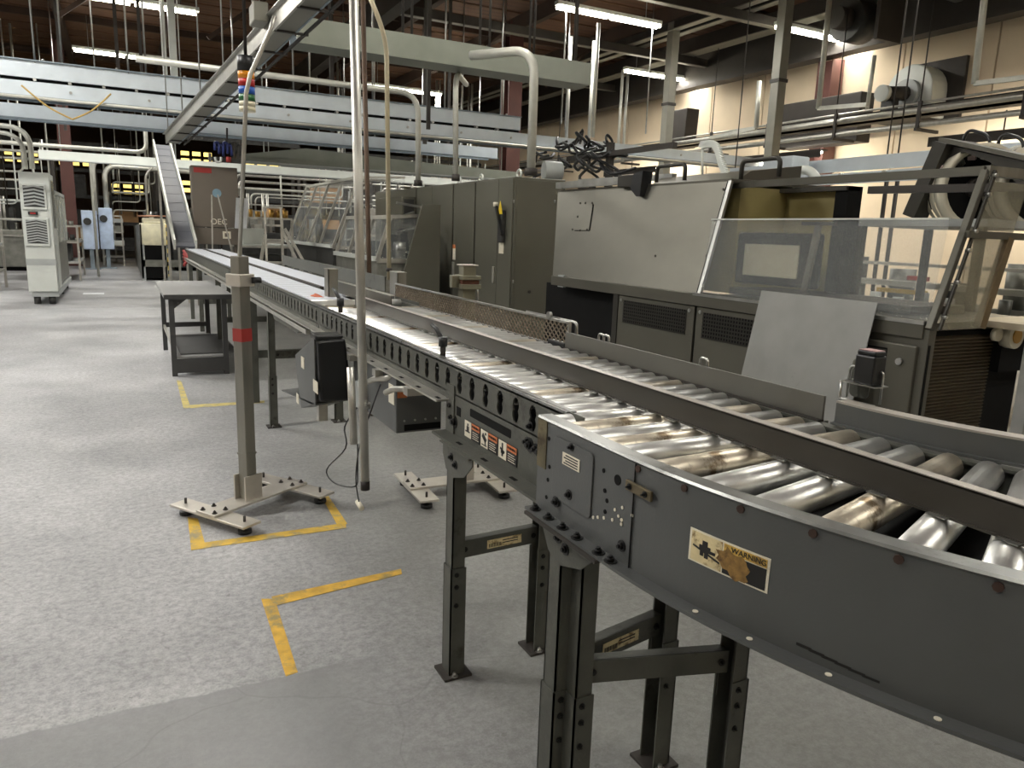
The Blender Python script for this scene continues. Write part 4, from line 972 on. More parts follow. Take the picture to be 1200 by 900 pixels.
# ================================================================== electrical enclosures
EX, EZ = 4.0, 2.0
def ey(px_): return PX(px_, 270, EX).y
units = [(600, 556.5), (555.5, 531), (530, 488), (487, 440)]
labs = ['olive-grey electrical enclosure with disconnect handle, nearest of the row', 'olive-grey enclosure with narrow door, second of the row from the near end', 'olive-grey enclosure with white tag, third of the row from the near end', 'olive-grey enclosure with cooling unit, farthest of the row']
for k, ((a, c), lb) in enumerate(zip(units, labs)):
    y0, y1 = ey(a), ey(c)
    t = thing('electrical_enclosure', lb, 'enclosure', (EX+.35, (y0+y1)/2, 0), 'row of electrical enclosures')
    part('body', MB().box((EX+.02, y0, .08), (EX+.69, y1, EZ)), encl, t, .006)
    part('plinth', MB().box((EX+.05, y0+.01, 0), (EX+.66, y1-.01, .08)), encl_d, t)
    ds = [(y0+.01, y1-.01)]
    if k == 0: ym = ey(583); ds = [(y0+.015, ym-.006), (ym+.006, y1-.012)]
    if k == 2: ym = ey(506); ds = [(y0+.01, ym-.004), (ym+.004, y1-.01)]
    for i, (u, v) in enumerate(ds):
        d = part('door', MB().box((EX, u, .12), (EX+.018, v, EZ-.02)), encl, t, .003)
        hy = u+.12 if k else v-.05
        if k in (0, 1, 2) and i == len(ds)-1:
            pxh = {0: 580, 1: 528, 2: 482.5}[k]; pyh = {0: 322, 1: 315, 2: 306}[k]; q = PX(pxh, pyh, EX); yq = min(max(q.y, u+.05), v-.04)
            part('handle', MB().box((EX-.025, yq-.02, q.z-.10), (EX-.0, yq+.02, q.z+.10)), galv, d, .006)
            if k in (1, 2):
                part('tag', MB().box((EX-.004, yq-.045, q.z+.13), (EX, yq+.045, q.z+.28)), lab_w, d, label='white lockout tag')
                part('tag_top', MB().box((EX-.005, yq-.045, q.z+.28), (EX, yq+.045, q.z+.33)), lab_o, d)
    if k == 0:
        q = PX(590, 262, EX); 
        dh = part('disconnect_handle', MB().box((EX-.05, q.y-.06, q.z-.22), (EX, q.y+.06, q.z+.15)), clutd, t, .01)
        a1, a2 = PX(581, 239, EX-.07), PX(588, 275, EX-.07)
        part('lever', MB().bar(a1, a2, .03, .03), black, dh); part('grip', MB().cyl(a1+Vector((0, 0, .02)), a1-Vector((0, 0, .03)), .03, n=10), lab_w, dh)
        a3 = PX(591, 245, EX); part('yellow_sign', MB().prism([(EX-.056, a3.y-.06, a3.z-.06), (EX-.056, a3.y+.06, a3.z-.06), (EX-.056, a3.y, a3.z+.09)], (.005, 0, 0)), yel_p, t, label='yellow triangular hazard sign')
        a4 = PX(588, 280, EX); part('orange_tag', MB().box((EX-.005, a4.y-.06, a4.z-.03), (EX, a4.y+.06, a4.z+.10)), orange, t); part('white_tag', MB().box((EX-.005, a4.y-.06, a4.z-.17), (EX, a4.y+.06, a4.z-.04)), lab_w, t)
        for (u, v) in ((650, 236), (602, 236), (601, 330)): q = PY(u, v, y0-.005); part('hinge_pin', MB().cyl((q.x, y0-.01, q.z-.02), (q.x, y0-.01, q.z+.02), .008, n=8), steel, t)
        q = PY(620, 342, y0-.005); part('end_lock', MB().cyl((q.x, y0-.02, q.z), (q.x, y0, q.z), .018, n=10), steel_d, t)
        part('end_panel', MB().box((EX+.05, y0-.006, .14), (EX+.67, y0, EZ-.03)), encl, t, .003)
    for (u, v) in ((y0+.2, 1),): part('lifting_eye', MB().tube([Vector((EX+.2, y0+.25+.05*math.cos(s), EZ+.05+.05*math.sin(s))) for s in [2*math.pi*i/12 for i in range(13)]], .014, 6), white_p, t)
    if k == 3:
        u, v = ey(487), ey(459)
        ac = part('cooling_unit', MB().box((EX-.22, u, .55), (EX-.002, v, 1.86)), encl, t, .008)
        part('dark_grille', MB().box((EX-.19, u-.004, 1.45), (EX-.03, u, 1.82)), clutd, ac)
        part('blue_badge', MB().box((EX-.225, (u+v)/2-.12, 1.42), (EX-.22, (u+v)/2+.18, 1.50)), lab_b, ac)
        text('badge_letters', 'itw', .07, frame_mtx((EX-.227, (u+v)/2+.03, 1.46), (0, -1, 0), (0, 0, 1)), lab_w, ac) if False else None
# conduits dropping on to the enclosures
def conduit(px_b, py_b, pts, r, label, ztop=EZ):
    B = PZ(px_b, py_b, ztop)
    P = [B]+[PY(u, v, B.y) for (u, v) in pts[:1]]
    P += [P[1]+Vector(d) for d in pts[1:]]
    t = thing('conduit', label, 'pipe', B)
    part('pipe', MB().tube(rod_path(P, .28), r, 12), pipe_w, t)
    part('fitting', MB().cyl(B, B+Vector((0, 0, .08)), r*1.5, n=12), steel_d, t)
conduit(622, 206, [(627, 58), (-.42, .75, .02)], .05, 'thick pale conduit with elbow rising from the nearest enclosure')
conduit(534, 212, [(534, 84), (.5, .8, .03)], .035, 'slim conduit with elbow rising from the middle of the enclosure row')
conduit(490, 218, [(490, 110), (-3.6, .1, .02)], .04, 'slim conduit rising from the far enclosure and bending left')
cA = PX(456, 318, 1.42); up = PY(453, 45, cA.y); up2 = PY(430, -12, cA.y)
t = thing('conduit', 'thin yellowed conduit rising from the short post and bending near the top', 'pipe', cA)
part('pipe', MB().tube(rod_path([cA-Vector((0, 0, .05)), up, up2], .12), .0135, 10), mat('yellowed conduit', (188, 178, 150), .45, .3, .1, 8), t)
part('fitting', MB().cyl(cA, cA+Vector((0, 0, .02)), .02, n=10), steel_d, t)

# ================================================================== case packing machine
MX = 3.6
mc = thing('packing_machine', 'long brushed-steel packing machine with clear shields behind the conveyor', 'machine', (4.2, 4.3, 0))
yR, yL, yS = 2.35, 6.4, 4.07
part('core', MB().box((MX+.12, yR+.06, .05), (MX+1.0, yL, .90)), blackm, mc)
part('ledge', MB().box((MX-.02, yR, .90), (MX+.05, 6.08, .985)), mach_p, mc, .004)
part('ledge_strip', MB().box((MX-.024, yR, .972), (MX+.0, yS+.02, .992)), steel, mc)
part('deck', MB().box((MX+.05, yR, .94), (MX+1.05, yS, .98)), mach, mc)
part('plinth', MB().box((MX+.05, yR, 0), (MX+1.0, yL, .06)), mach_d, mc)
def my(px_, py_=385): return PX(px_, py_, MX).y
def mz(px_, py_): return PX(px_, py_, MX).z
def vent_door(u, v, gz, lb=None):
    d = part('vent_door', MB().box((MX, u, .12), (MX+.02, v, .895)), mach_p, mc, .004)
    part('grille_back', MB().box((MX-.001, u+.08, gz), (MX+.0, v-.07, .86)), blackm, d)
    nb = MB(); n1 = int((v-u-.15)/.026)
    for i in range(n1+1):
        yy = u+.08+i*.026; nb.box((MX-.004, yy, gz), (MX-.001, yy+.010, .86))
    for i in range(int((.86-gz)/.026)+1): zz = gz+i*.026; nb.box((MX-.004, u+.08, zz), (MX-.001, v-.07, min(zz+.009, .862)))
    o = part('grille', nb, mach_d, d); o['kind'] = 'stuff'
    for (a, c) in ((u+.05, .86), (v-.04, .86)): part('screw', MB().cyl((MX-.006, a, c), (MX, a, c), .014, n=8), steel, d)
y1, y2, y3 = my(812, 400), my(722, 400), my(886, 400)
vent_door(y1+.012, y2, .68); vent_door(y3-.15, y1-.012, .68)
part('gap_shadow', MB().box((MX+.03, y1-.012, .12), (MX+.035, y1+.012, .9)), blackm, mc)
part('post_strip', MB().box((MX-.005, y2+.005, .06), (MX+.03, y2+.07, .90)), mach_d, mc)
part('blank_panel', MB().box((MX+.01, yR+.75, .1), (MX+.03, y3-.16, .9)), mach_p, mc)
# narrow hinged door at the near corner
dy0, dy1 = my(1075, 430), my(1035, 430)
dr = part('corner_door', MB().box((MX-.03, dy0, .1), (MX+.01, dy1+.25, .86)), mach_p, mc, .006)
part('door_shadow', MB().box((MX-.004, dy0-.05, .1), (MX+.01, dy0, .87)), blackm, mc)
part('grille', MB().box((MX-.034, dy0+.16, .62), (MX-.03, dy1+.2, .83)), blackm, dr)
for i in range(7): part('grille_bar', MB().box((MX-.037, dy0+.16, .63+i*.03), (MX-.034, dy1+.2, .64+i*.03)), mach_d, dr)
part('lock', MB().cyl((MX-.045, dy0+.08, .77), (MX-.03, dy0+.08, .77), .018, n=10), steel, dr)
part('corner_panel', MB().box((MX, yR+.02, .06), (MX+.012, yR+.8, .9)), mach_p, mc)
# tall sloped panel on the left
def slope_x(z): return MX+.02+(z-.985)/(1.77-.985)*.2
part('sloped_panel', MB().prism([(slope_x(.985), yS, .985), (slope_x(1.77), yS, 1.77), (slope_x(1.77), 6.43, 1.77), (slope_x(.985), 6.12, .985)], (.03, 0, 0)), mach, mc)
part('panel_edge', MB().bar((slope_x(.985)-.006, yS-.01, .985), (slope_x(1.77)-.006, yS-.01, 1.77), .03, .02), steel, mc)
part('panel_gap', MB().bar((slope_x(.985)-.004, yS+.02, .985), (slope_x(1.77)-.004, yS+.02, 1.77), .012, .006), blackm, mc)
part('body_rear', MB().box((MX+.32, yS, .985), (MX+1.3, yL, 1.74)), mat('olive bay back', (142, 130, 84), .5, .2, .08, 3), mc)
part('roof', MB().box((slope_x(1.77), yS, 1.76), (MX+1.3, yL+.03, 1.79)), mach, mc, .006)
part('roof_rail', MB().bar((MX+.2, yS+1.2, 1.83), (MX+.2, yL, 1.83), .05, .06).bar((MX+.45, yS+.9, 1.86), (MX+.45, yL, 1.88), .05, .05), steel, mc)
part('roof_fairing', MB().prism([(MX+.3, yS-.0, 1.79), (MX+.9, yS-.0, 1.79), (MX+.9, yS-.0, 1.92), (MX+.4, yS-.0, 1.85)], (0, 1.0, 0)), mach, mc)
u = PX(750, 205, MX+.2); 
part('roof_bracket', MB().box((MX+.16, u.y-.02, 1.77), (MX+.3, u.y+.26, 1.87)), mach_d, mc, .01)
part('black_bracket', MB().prism([(MX+.15, u.y-.10, 1.89), (MX+.15, u.y+.02, 1.87), (MX+.15, u.y+.06, 1.76), (MX+.15, u.y-.03, 1.69), (MX+.15, u.y-.08, 1.69)], (.1, 0, 0)), black, mc)
for k, (a, z_) in enumerate(((783, 1.80), (887, 1.78))):
    w = PX(a, 210, MX+.22)
    part('grab_handle', MB().tube(rod_path([(MX+.24, w.y+.17, z_), (MX+.24, w.y+.17, z_+.12), (MX+.24, w.y-.17, z_+.12), (MX+.24, w.y-.17, z_)], .04), .016, 8), mach_d, mc)
# seam screws of the hatch in the sloped panel
for (a, c) in ((680, 238), (686, 238), (694, 238), (695, 240), (688, 269), (680, 270), (671, 269), (677, 254), (848, 222), (838, 258), (828, 300), (820, 336), (768, 300)):
    q = PX(a, c, MX+.1); xs = slope_x(q.z); q = PX(a, c, xs); part('screw', MB().cyl((xs-.004, q.y, q.z), (xs+.002, q.y, q.z), .010, n=8), steel_d, mc)
A, B = PX(694, 240, MX+.17), PX(688, 270, MX+.1)
part('hatch_seam', MB().bar((slope_x(A.z)-.003, A.y, A.z), (slope_x(B.z)-.003, B.y, B.z), .012, .006), blackm, mc)
A2 = PX(671, 270, MX+.1); part('hatch_seam', MB().bar((slope_x(B.z)-.003, B.y, B.z), (slope_x(A2.z)-.003, A2.y, A2.z), .008, .006), blackm, mc)
# small light switch in the dark bay
q = PX(658, 330, MX); part('switch_box', MB().box((MX-.01, q.y-.05, q.z-.05), (MX+.02, q.y+.05, q.z+.06)), grey_l, mc)
# open bay and window section on the right
yC = PX(980, 250, MX+.75).y
part('bay_back', MB().box((MX+.78, yC, .985), (MX+.82, yS, 1.72)), mat('olive bay back', (142, 130, 84), .5, .2, .08, 3), mc)
part('bay_cap', MB().box((MX+.70, yC-.1, 1.715), (MX+.84, yS, 1.745)), mach_d, mc)
part('bay_side', MB().box((MX+.2, 3.06, .985), (MX+.84, 3.12, 1.74)), blackm, mc) if False else None
part('bay_column', MB().box((MX+.72, yC-.1, .985), (MX+.86, yC, 1.745)), blackm, mc)
part('bay_sill', MB().box((MX+.3, yR+.3, .985), (MX+.8, yS, 1.03)), mach_d, mc)
W = [PX(865, 272, MX+.35), PX(957, 340, MX+.35)]
wf = part('inner_window_frame', MB().box((MX+.34, W[1].y, W[1].z), (MX+.38, W[0].y, W[0].z)), blackm, mc, .02)
part('inner_window_pane', MB().box((MX+.33, W[1].y+.16, W[1].z+.06), (MX+.34, W[0].y-.1, W[0].z-.08)), mat('pale dusty pane', (168, 164, 142), .5, 0, .1, 6), wf)
A, B = PX(960, 262, MX+.12), PX(942, 342, MX+.12)
part('shield_stay', MB().bar(A, B, .04, .02), mach, mc)
part('shield_hinge', MB().bar(A+Vector((0, .12, 0)), A-Vector((0, .12, 0)), .03, .02), steel_d, mc)
part('front_shield', MB().prism([(MX+.01, yR+.0, .995), (MX+.01, yS-.02, .995), (MX+.06, yS-.02, 1.50), (MX+.06, yR+.0, 1.50)], (.006, 0, 0)), plexi, mc)
part('shield_top_edge', MB().box((MX+.055, yR, 1.496), (MX+.07, yS-.02, 1.506)), mat('bright plastic edge', (205, 208, 202), .3, 0, .05, 10), mc)
A, B = Vector((MX, yR-.02, .95)), PZ(1155, 200, 1.75)
part('leaning_post', MB().bar(A, B, .034, .04), mach_p, mc, .004)
part('post_edge', MB().bar(A+Vector((.035, -.03, 0)), B+Vector((.035, -.03, 0)), .012, .02), mach_d, mc)
for s in (.08, .3, .5, .62, .85, .97): q = A.lerp(B, s); part('post_screw', MB().cyl(q+Vector((.03, -.05, 0)), q+Vector((.03, -.025, 0)), .010, n=8), steel, mc)
part('corner_post', MB().box((MX-.01, yR-.03, .0), (MX+.045, yR+.02, .95)), mach_p, mc)
part('top_rail', MB().bar(B+Vector((0, 1.95, .0)), B, .035, .045), mach_p, mc)
part('top_rail_side', MB().bar(B, B+Vector((1.2, -.05, .0)), .045, .05), post_m, mc)
part('rear_rail', MB().bar((MX+1.2, 1.9, 1.72), (MX+1.2, 3.7, 1.75), .05, .05), steel_d, mc)
# smoked side shield, rails and louvred end
part('side_shield', MB().prism([A+Vector((.05, -.02, .0)), A+Vector((.42, -.02, .0)), Vector((B.x+.36, B.y-.02, B.z-.05)), Vector((B.x+.03, B.y-.02, B.z-.05))], (0, .006, 0)), plexi2, mc)
part('side_post', MB().bar((MX+.42, yR-.02, .95), (MX+.55, yR-.02, 1.42), .04, .05), mat('brown post', (108, 92, 66), .5, .3), mc)
part('side_rail', MB().bar((MX+.18, yR-.02, 1.43), (MX+1.5, yR-.02, 1.43), .035, .035), mach_p, mc)
part('end_frame', MB().box((MX+.05, yR+.03, .05), (MX+.62, yR+.05, .93)), blackm, mc)
lm = MB().box((0, -.03, -.004), (.56, 0, .005)).mesh('louvre'); lm.materials.append(mat('brown louvre', (74, 65, 48), .5, .4, .1, 10))
for i in range(46): part('louvre', lm, None, mc, loc=(MX+.06, yR+.035, .06+i*.0187), rot=(math.radians(28), 0, 0))
part('end_top', MB().box((MX+.5, yR-.2, .95), (MX+1.6, yR+.1, .985)), mat('scuffed pale plate', (200, 190, 165), .5, .3, .1, 8), mc)
part('bearing_plate', MB().box((MX+.62, yR-.04, .70), (MX+1.2, yR+.03, .93)), blackm, mc)
q = PY(1185, 393, yR-.06)
part('bearing', MB().cyl((q.x, yR-.09, q.z), (q.x, yR-.03, q.z), .07, n=18).cyl((q.x-.11, yR-.06, q.z+.005), (q.x-.11, yR-.03, q.z+.005), .035, n=12), drum_m, mc)
part('bearing_bore', MB().cyl((q.x, yR-.096, q.z), (q.x, yR-.09, q.z), .04, n=16), brass, mc)
# cream wall-side conveyors seen through the shields
t = thing('far_conveyor', 'grey bottle conveyor seen through the clear shields', 'conveyor', (6.6, 3.6, 0))
for z_, r_ in ((1.02, .05), (1.2, .03), (.85, .04)): part('rail', MB().bar((6.6, .6, z_), (6.6, 6.5, z_), .06, r_), galv, t)
part('table', MB().box((6.3, .6, .74), (7.1, 6.5, .80)), grey_l, t)
for i in range(7): part('leg', MB().box((6.4, .8+i*.9, 0), (6.46, .86+i*.9, .74)), grey_l, t); 
for i in range(9): part('drum', MB().cyl((6.8, .9+i*.55, .80), (6.8, .9+i*.55, 1.05+.1*(i % 3)), .12, n=12), (clutter if i % 2 else clutd), t)
part('yellow_guard', MB().box((6.5, 4.3, .93), (6.54, 4.8, .97)), mat('dull yellow', (190, 158, 70), .6), t); part('red_guard', MB().box((6.5, 4.3, 1.06), (6.54, 4.5, 1.10)), redl, t)
for i in range(22): part('bottle', MB().cyl((6.42, .9+i*.24, .80), (6.42, .9+i*.24, .90+.03*(i % 3)), .05, n=8), (grey_l, white_p, clutter)[i % 3], t)
part('rail_cover', MB().box((6.36, .6, 1.0), (6.4, 6.5, 1.05)), pipe_w, t)
t = thing('control_box', 'stack of grey control boxes beyond the shield at right', 'box', (6.0, 2.6, 0))
part('stand', MB().box((6.0, 2.6, 0), (6.3, 2.9, 1.0)), clutter, t); part('box', MB().box((5.9, 2.45, 1.0), (6.3, 2.95, 1.35)), clutter, t, .02); part('small_box', MB().box((6.0, 2.55, 1.35), (6.2, 2.75, 1.52)), clutd, t, .01)
part('round_can', MB().cyl((5.95, 2.2, .9), (5.95, 2.2, 1.25), .09, n=14), clutd, t)

# ---- leaning sheet
single('aluminium_sheet', MB().prism([(3.34, 2.60, .0), (3.34, 3.42, .0), (3.545, 3.42, 1.06), (3.545, 2.60, 1.06)], (.006, 0, .001)), alu, 'dull scratched aluminium sheet leaning against the packing machine', 'sheet')
b = MB()
t = thing('stainless_post', 'bright stainless square post at the right edge in front of the louvres', 'post', (2.57, 1.29, 0))
part('post', MB().box((2.515, 1.27, .01), (2.56, 1.312, 2.2)), steel, t, .004); part('foot', MB().box((2.46, 1.21, 0), (2.62, 1.37, .012)), steel, t)

# ---- reel unwinder at the top right
RX = 5.3
P1, P2, P3, P4 = PX(1072, 254, RX), PX(1110, 168, RX), PX(1215, 192, RX), PX(1215, 215, RX)
yd = PX(1140, 222, RX)
t = thing('reel_unwinder', 'dark reel unwinder with white ribbed drum above the machine', 'machine', (RX, yd.y, 1.3))
part('rear_arm', MB().bar(P1, P2, .16, .10), mach_d, t)
part('arm_strip', MB().bar(P1+Vector((-.06, 0, .12)), P2+Vector((-.06, 0.02, -.06)), .02, .03), pipe_w, t)
part('hood', MB().prism([P2+Vector((0, .12, .02)), P3, P4+Vector((0, 0, -.08)), PX(1160, 190, RX), PX(1130, 178, RX), PX(1112, 185, RX)], (.35, 0, 0)), mach_d, t)
part('hood_cap', MB().bar(P2+Vector((.17, .05, .03)), P3+Vector((.17, 0, .02)), .4, .03), mach_p, t)
for (a, c, dx) in ((1122, 222, 0), (1190, 220, .25)):
    o_ = PX(a, c, RX+.30+dx); rad = .30
    ax = Vector((-.42, -.9, 0)).normalized()
    b = MB()
    n = 32
    for i in range(3):
        p0 = o_+ax*.07+ax*.07*i; b.cyl(p0, p0+ax*.05, rad, n=n, cap=False); b.cyl(p0+ax*.05, p0+ax*.07, rad*.975, n=n, cap=False)
    dm = part('drum', b, drum_m, t)
    ring = MB(); k = 0
    for i in range(n):
        a_ = 2*math.pi*i/n; e1_ = ax.orthogonal().normalized(); e2_ = ax.cross(e1_)
        dvec = e1_*math.cos(a_)+e2_*math.sin(a_); ring.v += [tuple(o_+ax*.285+dvec*rad*1.02), tuple(o_+ax*.285+dvec*rad*.86), tuple(o_+ax*.2+dvec*rad*.84), tuple(o_+ax*.2+dvec*rad*1.01)]
    for i in range(n):
        j = (i+1) % n
        for q_ in range(4): r_ = (q_+1) % 4; ring.face([i*4+q_, j*4+q_, j*4+r_, i*4+r_], True)
    part('rim', ring, drum_m, dm)
    part('core_disc', MB().cyl(o_+ax*.16, o_+ax*.19, rad*.93, n=n), blackm, dm)
    part('hub', MB().cyl(o_+ax*.16, o_+ax*.27, .07, n=14), steel_d, dm)
    for i in range(5):
        a_ = 3.4+i*.42; e1_ = ax.orthogonal().normalized(); e2_ = ax.cross(e1_); dvec = e1_*math.cos(a_)+e2_*math.sin(a_)
        part('web_scrap', MB().bar(o_+ax*.2+dvec*.2, o_+ax*.22+dvec*.30, .05, .03), (steel if i % 2 else mat('pink film', (200, 176, 176), .4)), dm)
part('table', MB().box((RX-.35, P1.y-.75, P1.z-.08), (RX+.6, P1.y+.25, P1.z-.03)), grey_l, t)
for (dx, dy) in ((-.3, -.7), (-.3, .2), (.5, -.7), (.5, .2)): part('leg', MB().box((RX+dx, P1.y+dy, 0), (RX+dx+.05, P1.y+dy+.05, P1.z-.08)), mach_d, t)
for s in (0, 1):
    A, B = PX(1128+40*s, 168+5*s, RX+.3), PX(1160+40*s, 175+5*s, RX+.3)
    part('hose', MB().tube(rod_path([A, A+Vector((0, -.02, .1)), B+Vector((0, .02, .1)), B], .06), .012, 8), black, t)

# ---- things on top of the machine and enclosures
random.seed(11)
t = thing('hose_rack', 'rack of tangled black hoses behind the packing machine roof', 'hoses', (5.8, 8.6, 0))
part('post', MB().box((5.85, 8.55, 0), (5.93, 8.63, 2.6)), steel_d, t); part('arm', MB().bar((5.85, 7.2, 2.45), (5.85, 9.6, 2.45), .06, .06), steel_d, t)
for k in range(16):
    c = PX(640+k*5, 183+random.uniform(-20, 14), 5.6+.2*(k % 3)); pts_ = [c]
    for i in range(6): pts_.append(pts_[-1]+Vector((random.uniform(-.2, .2), random.uniform(-.35, .35), random.uniform(-.16, .16))))
    part('hose', MB().tube(smooth(pts_, 4), .020, 6), (black, clutd, black)[k % 3], t)
p = PX(637, 200, 5.2); single('air_filter', MB().cyl((5.2, p.y, p.z), (5.45, p.y-.05, p.z), .13, n=20), grey_l, 'pale round canister standing behind the nearest enclosure', 'canister', bev=.01)
t = thing('chain_guard', 'white chain and hose strand standing on the machine roof', 'chain', PX(825, 212, 4.3))
A, B, C_ = PX(823, 208, 4.3), PX(823, 170, 4.3), PX(838, 170, 4.3)
part('post', MB().cyl(A, B, .012, n=6), white_p, t)
pts_ = [B, C_, PX(846, 192, 4.2), PX(853, 211, 4.1)]
b = MB()
P_ = smooth(pts_, 8)
for i in range(len(P_)-1): b.obox(P_[i], (0, .022, .01), (.014, 0, 0), (0, -.01, .022))
part('links', b, white_p, t)
t = thing('white_hose_reel', 'white coiled hose with orange fitting on the machine roof', 'hose', PX(938, 218, 4.8))
c = PX(938, 216, 4.8)
part('coil', MB().tube([c+Vector((0, .16*math.cos(s), .11*math.sin(s))) for s in [i/12*math.pi for i in range(13)]], .035, 8), white_p, t)
part('fitting', MB().cyl(c+Vector((-.05, -.12, -.08)), c+Vector((-.05, -.25, -.08)), .05, n=10), orange, t); part('block', MB().box(c+Vector((0, .05, -.14)), c+Vector((.15, .3, -.02))), white_p, t)
t = thing('roof_bracket_box', 'pale blue junction box at the end of the blue overhead beam', 'box', PX(920, 205, 7.6))
c = PX(920, 203, 7.6); part('box', MB().box((7.5, c.y-.2, c.z-.2), (7.8, c.y+.3, c.z+.2)), blue_p, t, .02); part('latch', MB().box((7.48, c.y-.05, c.z-.05), (7.5, c.y+.05, c.z+.05)), steel_d, t)

# ================================================================== far machinery on the left
t = thing('control_cabinet', 'tall white control cabinet with two louvred cooling grilles at far left', 'cabinet', (-1.15, 14.3, 0))
fx0, fx1, fy, fz0, fz1 = -1.345, -.94, 14.0, .20, 2.05
part('body', MB().box((fx0, fy, fz0), (fx1, fy+.85, fz1)), white_p, t, .012)
def louvres(z0, z1, n):
    pn = part('grille_frame', MB().box((fx0+.02, fy-.035, z0-.04), (fx1-.05, fy, z1+.04)), white_p, t, .01)
    part('grille_recess', MB().box((fx0+.05, fy-.036, z0), (fx1-.08, fy-.035, z1)), clutd, pn)
    xm = (fx0+fx1)/2-.01
    for i in range(n):
        z_ = z0+(z1-z0)*(i+.2)/n; h = (z1-z0)/n*.5
        part('louvre', MB().prism([(fx0+.05, fy-.045, z_), (xm, fy-.045, z_+.03), (fx1-.08, fy-.045, z_), (fx1-.08, fy-.045, z_+h), (xm, fy-.045, z_+.03+h), (fx0+.05, fy-.045, z_+h)], (0, .010, 0)), grey_l, pn)
louvres(1.52, 1.84, 6); louvres(.96, 1.32, 9)
part('name_plate', MB().box((fx0+.09, fy-.04, 1.40), (fx0+.22, fy-.03, 1.45)), lab_k, t); part('name_print', MB().box((fx0+.12, fy-.042, 1.415), (fx0+.19, fy-.04, 1.435)), red, t)
part('side_window', MB().box((fx1, fy+.25, 1.2), (fx1+.006, fy+.75, 1.95)), plexi2, t)
part('lower_band', MB().box((fx0, fy-.004, .62), (fx1, fy, .72)), grey_l, t)
part('base_frame', MB().box((fx0+.04, fy+.03, .12), (fx1, fy+3.6, .22)), grey_l, t)
for (x, y) in ((fx0+.1, fy+.1), (fx1-.1, fy+.1), (fx1-.1, fy+2), (fx1-.1, fy+3.4)): part('foot', MB().cyl((x, y, 0), (x, y, .12), .05, n=10), clutd, t)
part('rear_body', MB().box((fx0, fy+.87, .25), (fx1-.02, fy+3.5, .95)), clutter, t, .01)
part('rear_guard', MB().box((fx1-.03, fy+.9, .95), (fx1-.02, fy+3.5, 1.75)), plexi2, t)
for i in range(4): part('guard_post', MB().box((fx1-.05, fy+.9+i*.86, .95), (fx1-.0, fy+.94+i*.86, 1.8)), white_p, t)
part('guard_top', MB().box((fx1-.05, fy+.9, 1.76), (fx1, fy+3.52, 1.82)), grey_l, t)
part('side_door', MB().box((fx1, fy+.15, .25), (fx1+.008, fy+.8, .95)), white_p, t, .004)
for k, (a, c, r_, lb) in enumerate(((27, 160, .035, 'left pale conduit bending over the white control cabinet'), (38, 152, .04, 'right pale conduit bending over the white control cabinet'))):
    B = PY(30 if k == 0 else 38, 198, 14.4); U = PY(24 if k == 0 else 34, 150 if k else 157, 14.4)
    single('conduit', MB().tube(rod_path([B, (B.x, 14.4, U.z), (U.x-3.0, 14.4, U.z+.02)], .3), r_, 10), pipe_w, lb, 'pipe')

def tframe(name, label, cat, x0, x1, y0, y1, zs, m, extra=None, r=.022, group=None):
    t = thing(name, label, cat, ((x0+x1)/2, (y0+y1)/2, 0), group)
    for x in (x0, x1):
        for y in (y0, y1): part('leg', MB().box((x-r, y-r, 0), (x+r, y+r, zs[-1])), m, t)
    for z in zs:
        for y in (y0, y1): part('rail', MB().bar((x0, y, z), (x1, y, z), r*1.6, r*1.6), m, t)
        for x in (x0, x1): part('rail', MB().bar((x, y0, z), (x, y1, z), r*1.6, r*1.6), m, t)
    if extra:
        for (nm, bx, mm) in extra: part(nm, MB().box(*bx), mm, t, .006)
    return t
random.seed(5)
def bottles(t, x0, x1, y, z, n, m=None):
    for i in range(n):
        x = x0+(x1-x0)*(i+.5)/n; h = .12+.06*random.random(); r_ = .035+.02*random.random()
        part('roller_head', MB().cyl((x, y, z), (x, y, z+h), r_, n=8), m or (galv if i % 2 else clutter), t)
t = tframe('filler_frame', 'tubular steel machine frame at the far left edge', 'frame', -3.4, -2.05, 16.6, 17.6, [.35, .8, 1.25], galv, [('pan', ((-3.4, 16.6, .8), (-2.05, 17.6, .86)), grey_l), ('gearbox', ((-3.0, 16.8, .3), (-2.4, 17.3, .75)), clutter), ('dark_guard', ((-3.4, 17.5, 1.25), (-2.05, 17.55, 1.6)), clutd)])
bottles(t, -3.35, -2.1, 16.65, 1.25, 9); bottles(t, -3.35, -2.1, 16.7, .86, 9, clutd)
t = tframe('filler_frame', 'tubular steel machine frame just right of the white cabinet', 'frame', -1.75, -.85, 19.4, 21.6, [.4, .85, 1.2], galv, [('pan', ((-1.75, 19.4, .85), (-.85, 21.6, .9)), clutter), ('motor', ((-1.5, 19.6, .45), (-1.0, 20.2, .8)), clutd), ('shelf', ((-1.75, 19.45, .4), (-.85, 21.5, .43)), grey_l)])
bottles(t, -1.7, -.9, 19.45, 1.2, 7); bottles(t, -1.7, -.9, 19.5, .9, 7, clutd)
t = thing('control_boxes', 'pair of pale blue control boxes on a post in the far aisle', 'box', PZ(112, 315, 0))
yb = 24.0
